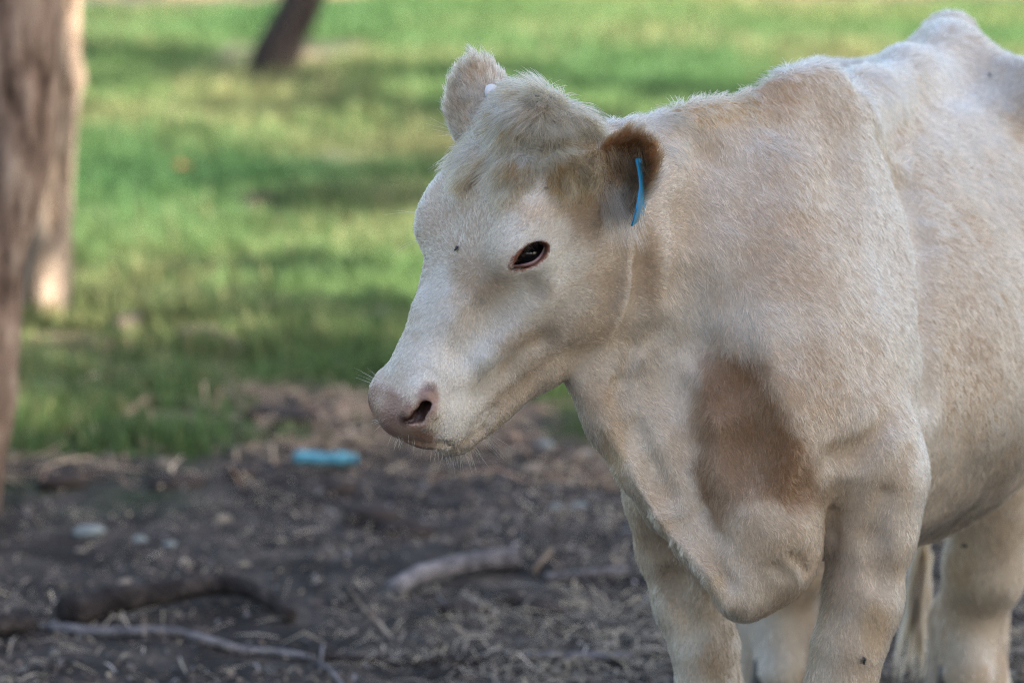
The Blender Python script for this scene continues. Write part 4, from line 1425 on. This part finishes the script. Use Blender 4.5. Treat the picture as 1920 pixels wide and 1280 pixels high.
def groom(P, N):
    """Lie, length, lift and curl of the hair at P."""
    m = len(P)
    u, l, n = head_uvn(P)
    hw = sstep(-0.275, -0.235, n + 0.15 * np.clip(u - 0.2, 0, 1)) * sstep(-0.05, -0.02, u) * sstep(0.15, 0.12, np.abs(l))
    # trunk, neck, legs
    a = (P - N0) @ NA
    t = (P - B0) @ BB
    D = np.zeros((m, 3))
    D += BB * 0.55 - ZZ * 0.80
    rib = sstep(0.25, 0.40, t)[:, None]
    D = D * (1 - rib) + (BB * 0.62 - ZZ * 0.75) * rib
    nw = (sstep(0.02, 0.20, a) * sstep(0.55, 0.75, P[:, 2]))[:, None]
    D = D * (1 - nw) + (-NA * 0.40 - ZZ * 0.85) * nw
    low = sstep(0.60, 0.48, P[:, 2])[:, None]
    D = D * (1 - low * 0.8) + (-ZZ) * low * 0.8
    # face
    v = P - WHORL
    fd = nrm(v + HU * 0.015)
    fd = fd + (-HN) * (0.9 * sstep(-0.03, -0.09, n))[:, None] + HU * (0.4 * sstep(0.25, 0.32, u))[:, None]
    tw = tuft_w(u, l, n)
    fd = fd * (1 - tw)[:, None] + (HU * 0.8 + HL[None] * (l * 9)[:, None]) * tw[:, None]
    D = D * (1 - hw)[:, None] + fd * hw[:, None]
    # ears
    ew = np.zeros(m)
    for s in (1, -1):
        base, e, op, sd, ln = EARS[s]
        d = P - base
        f = d @ e / ln
        w = sstep(0.10, 0.25, f) * (np.abs(d @ sd) < 0.06) * (d @ op > -0.035) * (d @ op < 0.08)
        D = D * (1 - w)[:, None] + (e * 0.9 + sd[None] * (d @ sd * 12)[:, None]) * w[:, None]
        ew = np.maximum(ew, w)
    # waviness
    w1 = np.stack([vnoise(P + k * 9.1, 7.0) for k in range(3)], 1)
    w2 = np.stack([vnoise(P + k * 4.7, 30.0) for k in range(3)], 1)
    w3 = np.stack([vnoise(P + k * 2.9, 95.0) for k in range(3)], 1)
    ragged = (rib[:, 0] * 0.5 + 0.3) * (1 - hw)
    D = nrm(D) + 0.22 * w1 + (0.18 + 0.25 * ragged)[:, None] * w2 + (0.16 + 0.30 * ragged + 0.9 * tw)[:, None] * w3
    D = D - N * (D * N).sum(1)[:, None]
    D = nrm(D)
    crest = sstep(0.55, 0.9, N[:, 2]) * sstep(0.98, 1.03, P[:, 2]) * (1 - hw) * (1 - 0.8 * sstep(0.20, 0.40, t))
    L = 0.0120 + 0.006 * rib[:, 0] + 0.003 * nw[:, 0] + 0.007 * crest
    L = L * (1 - hw) + 0.0085 * hw
    L = L * (1 - 0.35 * sstep(0.27, 0.40, u) * hw)
    L = L + 0.030 * tw * (0.6 + 0.5 * vnoise(P, 40.0)) + 0.004 * ew
    lift = 0.125 + 0.40 * crest + 0.25 * tw + 0.25 * ew + 0.12 * vnoise(P + 2, 50.0)
    return D, L, lift, tw, hw, ew, crest


def strands(P, N, D, L, lift, col, per, rc, k=5, width=0.00033, conv=0.72, wig=0.12, jit=0.16):
    n = len(P)
    P = np.repeat(P, per, 0); N = np.repeat(N, per, 0); D = np.repeat(D, per, 0); col = np.repeat(col, per, 0)
    L = np.repeat(L, per) * rng.uniform(0.65, 1.2, n * per); lift = np.repeat(lift, per) * rng.uniform(0.5, 1.5, n * per)
    Bn = np.cross(N, D)
    r = np.sqrt(rng.random(n * per)) * (np.repeat(rc, per) if np.ndim(rc) else rc); th = rng.random(n * per) * 2 * np.pi
    off = D * (r * np.cos(th))[:, None] + Bn * (r * np.sin(th))[:, None]
    jit = np.repeat(jit, per) if np.ndim(jit) else np.full(n * per, jit)
    Dj = nrm(D + Bn * (jit * rng.normal(0, 1, n * per))[:, None] + N * (jit * rng.normal(0, 0.4, n * per))[:, None])
    bend = rng.normal(0, wig, n * per)
    s = np.linspace(0, 1, k)
    out = np.zeros((n * per, k, 3), dtype=np.float32)
    for j, f in enumerate(s):
        out[:, j] = (P + off * (1 - conv * f) - N * 0.0004 + Dj * (L * f)[:, None]
                     + N * (L * lift * (f * 1.25 - 0.62 * f * f))[:, None] + Bn * (L * bend * f * f)[:, None])
    val = np.exp(rng.normal(0, 0.20, n * per))
    wid = rng.uniform(0.7, 1.3, n * per) * width
    rad = wid[:, None] * np.array([1.0, 1.0, 0.9, 0.65, 0.2] if k == 5 else np.linspace(1, 0.2, k))[None]
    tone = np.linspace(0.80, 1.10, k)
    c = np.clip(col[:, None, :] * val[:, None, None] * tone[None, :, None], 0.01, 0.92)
    return out, rad, c


def face_density():
    """Fewer hairs where nobody looks: the far side and the hind feet."""
    c = _V[_T].mean(1)
    nn = nrm(_fn)
    view = nrm(c - np.array([0, 0, CAM_H]))
    d = -(nn * view).sum(1)
    w = 0.10 + 0.90 * sstep(-0.45, -0.05, d)
    w *= 1 - 0.75 * sstep(0.30, 0.24, c[:, 2])
    w *= 1 - 0.35 * sstep(5.6, 6.0, c[:, 1])
    u, l, n = head_uvn(c)
    w *= 1 + 1.1 * sstep(-0.28, -0.22, n) * (u > -0.1) * (np.abs(l) < 0.16) * (c[:, 1] < 5.2)
    px = c[:, 0] / c[:, 1] * FPX + 960
    w *= 1 - 0.85 * sstep(1980, 2060, px)
    w *= 1 - bare_mask(c)
    # inside mouth, nostrils, eye sockets
    for s in (1, -1):
        w *= np.linalg.norm(c - eye_frame(s)[0], axis=1) > EYE_R + 0.0012
    return w


NCL = int(112000 * FUR)
P, N = sample_surface(NCL, face_density())
D, L, lift, tw, hw, ew, crest = groom(P, N)
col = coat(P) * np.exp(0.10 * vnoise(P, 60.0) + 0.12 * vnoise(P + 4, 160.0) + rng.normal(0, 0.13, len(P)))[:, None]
rc = 0.0048 - 0.0018 * hw + 0.002 * crest
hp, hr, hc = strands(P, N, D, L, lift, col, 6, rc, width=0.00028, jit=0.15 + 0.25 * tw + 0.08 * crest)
fur = curves_obj('fur', hp, hr, hc, hairm, cow)

# ---- the tousled forelock between the ears, with a lock beside the near ear
_c = _V[_T].mean(1)
_hu, _hl, _hn = head_uvn(_c)
_tw = tuft_w(_hu, _hl, _hn) + 0.9 * sstep(0.045, 0.025, np.linalg.norm(_c - S(1078, 300), axis=1))
P, N = sample_surface(int(2300 * FUR), _tw * (_c[:, 1] < 5.15))
D, L, lift, tw, hw, ew, crest = groom(P, N)
cu_ = np.stack([vnoise(P + k * 6.1, 42.0) for k in range(3)], 1)
D = HU * 0.9 + HL[None] * (((P - HO) @ HL) * 9)[:, None] + 0.75 * cu_
D = nrm(D - N * (D * N).sum(1)[:, None])
tone = np.clip(0.5 + 0.6 * vnoise(P + 8, 55.0) + rng.normal(0, 0.28, len(P)), 0, 1)[:, None]
col = np.array([0.25, 0.125, 0.048]) * (1 - tone) + np.array([0.68, 0.49, 0.29]) * tone
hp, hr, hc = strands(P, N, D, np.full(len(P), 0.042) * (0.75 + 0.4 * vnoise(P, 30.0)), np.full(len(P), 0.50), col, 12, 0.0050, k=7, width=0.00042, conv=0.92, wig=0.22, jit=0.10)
curves_obj('forelock', hp, hr, hc, hair_soft, cow)
# ------------------------------------------------------------------ the cow's small parts
def sphere_mesh(name, c, r, mat, parent, ns=40, nr_=24, sc=(1, 1, 1)):
    V, Fs = [], []
    for i in range(nr_ + 1):
        a = math.pi * i / nr_
        for j in range(ns):
            b_ = 2 * math.pi * j / ns
            V.append((math.sin(a) * math.cos(b_) * r * sc[0], math.sin(a) * math.sin(b_) * r * sc[1], math.cos(a) * r * sc[2]))
    for i in range(nr_):
        for j in range(ns):
            k = (j + 1) % ns
            q = (i * ns + j, (i + 1) * ns + j, (i + 1) * ns + k, i * ns + k)
            Fs.append(q[:3] if i == nr_ - 1 else ((q[0], q[1], q[2]) if i == 0 else q))
    o = mesh_obj(name, V, Fs, mat, parent)
    o.location = np.asarray(c) - COW0
    return o


eye_m, nt, bs = new_mat('eye_dark')
bs.inputs['Base Color'].default_value = (0.004, 0.004, 0.006, 1)
bs.inputs['Roughness'].default_value = 0.05
bs.inputs['Specular IOR Level'].default_value = 0.28
lid_m = simple_mat('eyelid_rim', (0.19, 0.080, 0.050), 0.4, 0.5, (0.24, 0.125, 0.10), 0.2, 120)
wet_m = simple_mat('eye_corner', (0.42, 0.27, 0.28), 0.2, 0.5)
for s in (1, -1):
    c, ea, eb, eo = eye_frame(s)
    ball = sphere_mesh('eye', c, EYE_R - 0.0004, eye_m, cow)
    up, lo = almond(s, 0.0012, n=20, R=EYE_R + 0.0022)
    for nm, arr in (('upper_eyelid', up), ('lower_eyelid', lo)):
        Q = spline(arr, 40)
        R_ = 0.0016 * (0.55 + 0.45 * np.sin(np.linspace(0.1, math.pi - 0.1, 40)))
        V, Fs = tube(Q - c, R_, 8, 0.05, 3)
        o = mesh_obj(nm, V, Fs, lid_m, cow); o.location = c - COW0
    up, lo = almond(s, -0.0008, n=20, R=EYE_R + 0.0010)
    Q = spline(lo, 40)
    V, Fs = tube(Q - c, np.full(40, 0.0017), 6, 0.02, 3)
    o = mesh_obj('wet_rim', V, Fs, wet_m, cow); o.location = c - COW0
    k = (up[-2] + lo[-2]) / 2
    sphere_mesh('tear_duct', k - eo * 0.001, 0.0042, wet_m, cow, 14, 10, (1, 1, 1))

# upper lashes, drooping over the eye
r_ = np.random.default_rng(5)
LP, LR, LC = [], [], []
for s in (1, -1):
    c, ea, eb, eo = eye_frame(s)
    up, lo = almond(s, 0.0022, n=20, R=EYE_R + 0.0030)
    Q = spline(up, 200)
    for i in range(140):
        q = Q[int(r_.uniform(20, 165))]
        ln = r_.uniform(0.007, 0.014)
        d = nrm(eo * 0.9 - eb * 0.30 - ea * r_.uniform(0.0, 0.9) + r_.normal(0, 0.12, 3))
        f = np.linspace(0, 1, 5)[:, None]
        LP.append(q + d * ln * f + eb * (-0.004 * f * f) + eo * (0.002 * f))
        LR.append(np.linspace(0.00030, 0.00007, 5)); LC.append(np.tile(np.array([0.62, 0.50, 0.38]) * r_.uniform(0.6, 1.1), (5, 1)))
curves_obj('eyelashes', np.array(LP), np.array(LR), np.array(LC), hairm, cow)

# whiskers of chin, lips, nose and brow
LP, LR, LC = [], [], []


def whisk(px, py, n, spread, l0, l1, dirv, bend, w=0.00020):
    for i in range(n):
        p = S(px + r_.uniform(-spread, spread), py + r_.uniform(-spread * 0.35, spread * 0.35))
        if p is None or p[1] > 5.15: continue
        nn = Sn(p, 0.006)
        d = nrm(nn * 0.7 + np.array(dirv) + r_.normal(0, 0.28, 3))
        ln = r_.uniform(l0, l1)
        f = np.linspace(0, 1, 6)[:, None]
        LP.append(p - nn * 0.001 + d * ln * f + np.array(bend) * ln * f * f)
        LR.append(np.linspace(1, 0.25, 6) * w); LC.append(np.tile(np.array([0.66, 0.55, 0.42]) * r_.uniform(0.7, 1.1), (6, 1)))


whisk(820, 838, 70, 75, 0.006, 0.018, (0.0, -0.2, -0.9), (0, 0, -0.2))
whisk(860, 826, 32, 36, 0.012, 0.034, (0.25, -0.2, -0.7), (0.1, 0, -0.4))
whisk(890, 806, 26, 18, 0.015, 0.040, (0.5, -0.2, -0.6), (0.2, 0, -0.4))
whisk(738, 822, 40, 22, 0.006, 0.015, (-0.3, -0.2, -0.8), (0, 0, -0.2))
whisk(712, 790, 14, 22, 0.006, 0.014, (-0.9, -0.1, -0.3), (0, 0, -0.1))
whisk(722, 722, 18, 16, 0.015, 0.040, (-0.9, -0.2, 0.25), (-0.2, 0, 0.1), 0.00020)
whisk(780, 400, 8, 10, 0.025, 0.050, (-1.0, -0.2, 0.05), (0, 0, -0.1), 0.00016)
whisk(785, 455, 5, 8, 0.025, 0.045, (-0.9, -0.2, 0.1), (0, 0, -0.5), 0.00016)
whisk(850, 250, 22, 14, 0.020, 0.045, (-0.7, -0.1, 0.5), (-0.1, 0, 0.1), 0.0002)
curves_obj('whiskers', np.array(LP), np.array(LR), np.array(LC), hairm, cow)

# long hair inside the near ear, flowing down out of the cup
LP, LR, LC = [], [], []
base, e, op, sd, ln_ = EARS[1]
for i in range(2100):
    x0, y0 = r_.uniform(1132, 1205), r_.uniform(268, 405)
    if r_.random() < 0.2: x0, y0 = r_.uniform(1122, 1160), r_.uniform(330, 405)
    p = S(x0, y0)
    if p is None or p[1] > 5.2: continue
    nn = Sn(p, 0.006)
    lk = np.round(np.array([x0, y0]) / 9)
    h1 = vnoise(np.array([[lk[0] * 0.71, lk[1] * 0.53, 1.0]]), 1.0)[0]
    d = nrm(np.array([0.20 + 0.5 * h1 + 0.25 * (1160 - x0) / 40, -0.55, -0.75]) + r_.normal(0, 0.16, 3))
    L_ = r_.uniform(0.012, 0.040) * (1.15 if y0 > 330 else 0.8)
    f = np.linspace(0, 1, 6)[:, None]
    LP.append(p - nn * 0.001 + d * L_ * f + np.array([0.10, 0.14, -0.45]) * L_ * f * f)
    LR.append(np.linspace(1, 0.25, 6) * 0.00025)
    pale = sstep(310, 350, y0) * (x0 < 1192) * (r_.random() < 0.88)
    base_c = np.array([0.24, 0.150, 0.085]) * (1 - pale) + np.array([0.62, 0.55, 0.48]) * pale
    LC.append(np.clip(np.tile(base_c * math.exp(r_.normal(0, 0.35)) * (1 + 0.5 * h1), (6, 1)), 0.02, 0.9))
curves_obj('ear_hair', np.array(LP), np.array(LR), np.array(LC), hair_soft, cow)

# tail switch
LP, LR, LC = [], [], []
TQ = spline(np.array([W(1738, 960, 6.33), W(1728, 1060, 6.30), W(1724, 1120, 6.26), W(1718, 1180, 6.22), W(1712, 1240, 6.18), W(1704, 1315, 6.15)]), 60)
locks = [(r_.normal(0, 0.008), r_.normal(0, 0.008), r_.uniform(0, 6.28), r_.uniform(0.004, 0.011), r_.uniform(5, 9), r_.uniform(0.55, 1.35), int(r_.uniform(0, 24))) for _ in range(26)]
for i in range(1300):
    ox, oy, ph_, am_, fq_, tn_, s0 = locks[i % len(locks)]
    a0 = min(int(s0 + r_.uniform(0, 8)), 40); L_ = int(r_.uniform(16, 30))
    idx = np.linspace(a0, min(a0 + L_, 59), 10).astype(int)
    f = idx / 59.0
    wv = am_ * (0.4 + f) * np.sin(fq_ * f + ph_)
    jt = r_.normal(0, 0.0028, 3)
    LP.append(TQ[idx] + np.stack([ox * (0.6 + 0.9 * f) + wv + jt[0], oy + 0.5 * wv + jt[1], np.zeros(10)], 1))
    LR.append(np.linspace(1, 0.3, 10) * 0.00050); LC.append(np.tile(np.array([0.30, 0.20, 0.115]) * tn_ * math.exp(r_.normal(0, 0.2)), (10, 1)))
curves_obj('tail_hair', np.array(LP), np.array(LR), np.array(LC), hairm, cow)

# hooves: two claws to a foot
hoof_m = simple_mat('hoof_horn', (0.055, 0.042, 0.032), 0.5, 0.4, (0.10, 0.08, 0.06), 0.3, 60)
for ft, fw in ((foot_l, -BB), (foot_r, -BB), (hfl, -BB), (hfr, -BB)):
    for s in (-1, 1):
        c = ft + BL * 0.024 * s + fw * 0.022
        V, Fs = [], []
        rings = [(0.0, 0.060, 0.025, 0.0), (0.03, 0.052, 0.023, -0.006), (0.06, 0.042, 0.021, -0.014), (0.085, 0.034, 0.019, -0.02)]
        for (z_, ra_, rb_, sh) in rings:
            for j in range(14):
                a = 2 * math.pi * j / 14
                fwd = math.cos(a) * ra_ * (1.0 if math.cos(a) > 0 else 0.75)
                V.append(c + fw * (fwd + sh) + BL * math.sin(a) * rb_ + ZZ * z_)
        for i in range(3):
            for j in range(14):
                k = (j + 1) % 14
                Fs.append((i * 14 + j, i * 14 + k, (i + 1) * 14 + k, (i + 1) * 14 + j))
        Fs.append(tuple(range(14))[::-1]); Fs.append(tuple(42 + j for j in range(14)))
        o = mesh_obj('hoof', np.array(V) - c, Fs, hoof_m, cow); o.location = c - COW0

# ---- ear tags
tag_m = simple_mat('tag_blue', (0.008, 0.19, 0.40), 0.38, 0.45, (0.014, 0.25, 0.47), 0.1, 60)
white_m = simple_mat('tag_white', (0.78, 0.78, 0.80), 0.4, 0.4, (0.62, 0.62, 0.64), 0.15, 200)
ink_m = simple_mat('tag_ink', (0.012, 0.02, 0.03), 0.6, 0.2)
pt = S(1197, 305)
ty = pt[1] - 0.012
q = lambda x_, y_, dy=0.0: W(x_, y_, ty + dy)
# outline of the flap: a narrow neck, shoulders, then the panel; it is seen almost edge on
outl = [(0.0, 0.000, 0.011), (0.010, 0.0, 0.012), (0.020, 0.0, 0.012), (0.030, 0.0, 0.015), (0.042, 0.0, 0.024), (0.060, 0.0, 0.029), (0.078, 0.0, 0.026), (0.084, 0.0, 0.020)]
path = [q(1197, 296), q(1200, 312), q(1203, 330), q(1205, 348), q(1205, 366), q(1203, 384), q(1197, 404), q(1191, 419)]
acr = nrm(np.array([0.26, 0.96, 0.05]))
nrm_t = nrm(np.cross(acr, np.array([0, 0, 1.0])))
V, Fs = [], []
th = 0.0011
for (d_, _z2, hw_), p in zip(outl, path):
    for off in (-hw_, hw_):
        for tt in (-th, th):
            V.append(p + acr * off + nrm_t * tt)
for i in range(len(path) - 1):
    a = i * 4; b_ = a + 4
    Fs += [(a, b_, b_ + 2, a + 2), (a + 1, a + 3, b_ + 3, b_ + 1), (a, a + 1, b_ + 1, b_), (a + 2, b_ + 2, b_ + 3, a + 3)]
Fs += [(0, 2, 3, 1), (len(V) - 4, len(V) - 3, len(V) - 1, len(V) - 2)]
tg = mesh_obj('ear_tag', np.array(V) - path[0], Fs, tag_m, cow, smooth=False)
tg.location = path[0] - COW0
tg['label'] = 'blue plastic ear tag seen almost edge on'
face = -nrm_t if nrm_t[1] > 0 else nrm_t
face = nrm_t if nrm_t[0] < 0 else -nrm_t
VV, FF = [], []
for (i0, s0, s1, w_) in ((3.4, -0.012, -0.012, 0.0012), (3.6, -0.006, 0.004, 0.0012), (4.2, -0.014, 0.010, 0.0014), (4.7, -0.016, -0.004, 0.0012), (5.0, 0.002, 0.012, 0.0012), (5.5, -0.012, 0.012, 0.0014), (6.0, -0.010, 0.0, 0.0012)):
    i = int(i0); f = i0 - i
    p = path[i] * (1 - f) + path[i + 1] * f + face * (th + 0.0004)
    tdir = nrm(path[i + 1] - path[i])
    k = len(VV)
    VV += [p + acr * s0 - tdir * w_, p + acr * s1 - tdir * w_ * 1.8, p + acr * s1 + tdir * w_, p + acr * s0 + tdir * w_ * 2.2]
    FF.append((k, k + 1, k + 2, k + 3))
o = mesh_obj('tag_print', np.array(VV) - path[0], FF, ink_m, tg, smooth=False)
# round pin head at the neck of the tag
o = sphere_mesh('tag_pin', path[0] + np.array([0.0, -0.002, -0.004]), 0.0045, tag_m, cow, 16, 10, (1, 0.6, 1))
# white button on the back of the far ear
pb = S(915, 172)
pb = (W(915, 172, 5.03) if pb is None else pb) + np.array([0.004, -0.012, 0.0])
nb_ = nrm(np.array([0.75, -0.62, 0.2]))
t1 = nrm(np.cross(nb_, ZZ)); t2 = np.cross(nb_, t1)
V, Fs = [], []
for i, (r, h_) in enumerate([(0.0105, -0.004), (0.0115, 0.0), (0.0105, 0.003), (0.006, 0.0042), (0.0035, 0.0065), (0.001, 0.007)]):
    for j in range(20):
        a = 2 * math.pi * j / 20
        V.append(nb_ * h_ + (t1 * math.cos(a) + t2 * math.sin(a)) * r)
for i in range(5):
    for j in range(20):
        k = (j + 1) % 20
        Fs.append((i * 20 + j, i * 20 + k, (i + 1) * 20 + k, (i + 1) * 20 + j))
Fs.append(tuple(100 + j for j in range(20)))
o = mesh_obj('tag_button', V, Fs, white_m, cow); o.location = pb + nb_ * 0.002 - COW0
o['label'] = 'round white tag button on the far ear'

# ------------------------------------------------------------------ flies on the cow
fly_m = simple_mat('fly_body', (0.012, 0.012, 0.013), 0.4, 0.5)
wing_m = simple_mat('fly_wing', (0.10, 0.10, 0.11), 0.3, 0.5)


def fly(label, px, py, size, ang):
    p = S(px, py)
    if p is None: return
    nn = Sn(p, 0.01)
    p = p + nn * 0.0045
    a1 = nrm(np.cross(nn, np.array([0.2, 0.1, 1.0]))); a2 = np.cross(nn, a1)
    f = a1 * math.cos(ang) + a2 * math.sin(ang); sdv = np.cross(nn, f)
    t = empty('fly', p); tag(t, label, 'fly', 'flies sitting on the cow')
    for nm, cx, r, sc in (('abdomen', -0.0028, 0.0022, 1.5), ('thorax', 0.0008, 0.0019, 1.1), ('head', 0.0034, 0.0014, 1.0)):
        V, Fs = [], []
        for i in range(7):
            a = math.pi * i / 6
            for j in range(10):
                b_ = 2 * math.pi * j / 10
                V.append((f * (cx + math.cos(a) * r * sc) + (sdv * math.cos(b_) + nn * math.sin(b_)) * r * math.sin(a)) * size)
        for i in range(6):
            for j in range(10):
                k = (j + 1) % 10
                q4 = (i * 10 + j, (i + 1) * 10 + j, (i + 1) * 10 + k, i * 10 + k)
                Fs.append(q4[:3] if i == 5 else (q4[0:3] if i == 0 else q4))
        mesh_obj(nm, V, Fs, fly_m, t)
    for s in (-1, 1):
        w0 = nn * 0.0019 + f * 0.001
        V = [w0, w0 + (-f * 0.004 + sdv * s * 0.0032), w0 + (-f * 0.0068 + sdv * s * 0.0022) - nn * 0.0006, w0 + (-f * 0.005 + sdv * s * 0.0004) - nn * 0.0004]
        V = [v * size for v in V]; V += [v - nn * 0.0002 for v in V]
        mesh_obj('wing', V, [(0, 1, 2, 3), (7, 6, 5, 4), (0, 4, 5, 1), (1, 5, 6, 2), (2, 6, 7, 3), (3, 7, 4, 0)], wing_m, t)
        for k in (-1, 0, 1):
            Q = np.array([f * 0.0006 * k, f * 0.0016 * k + sdv * s * 0.0030 + nn * 0.0004, f * 0.0024 * k + sdv * s * 0.0048 - nn * 0.0032]) * size
            V, Fs = tube(Q, np.full(3, 0.00022 * size), 5, 0, 1)
            mesh_obj('leg', V, Fs, fly_m, t)


fly('small black fly on the cow\'s forehead above the face whorl', 860, 468, 0.8, 0.9)
fly('small black fly low on the cow\'s near foreleg', 1617, 1237, 1.0, 1.9)
fly('small black fly at the top of the cow\'s hind leg under the belly', 1808, 1021, 1.0, 0.4)
fly('small dark fly on the cow\'s back near the hip', 1856, 143, 0.6, 2.4)
fly('tiny dark fly on the cow\'s brow under the forelock', 1024, 354, 0.55, 0.2)
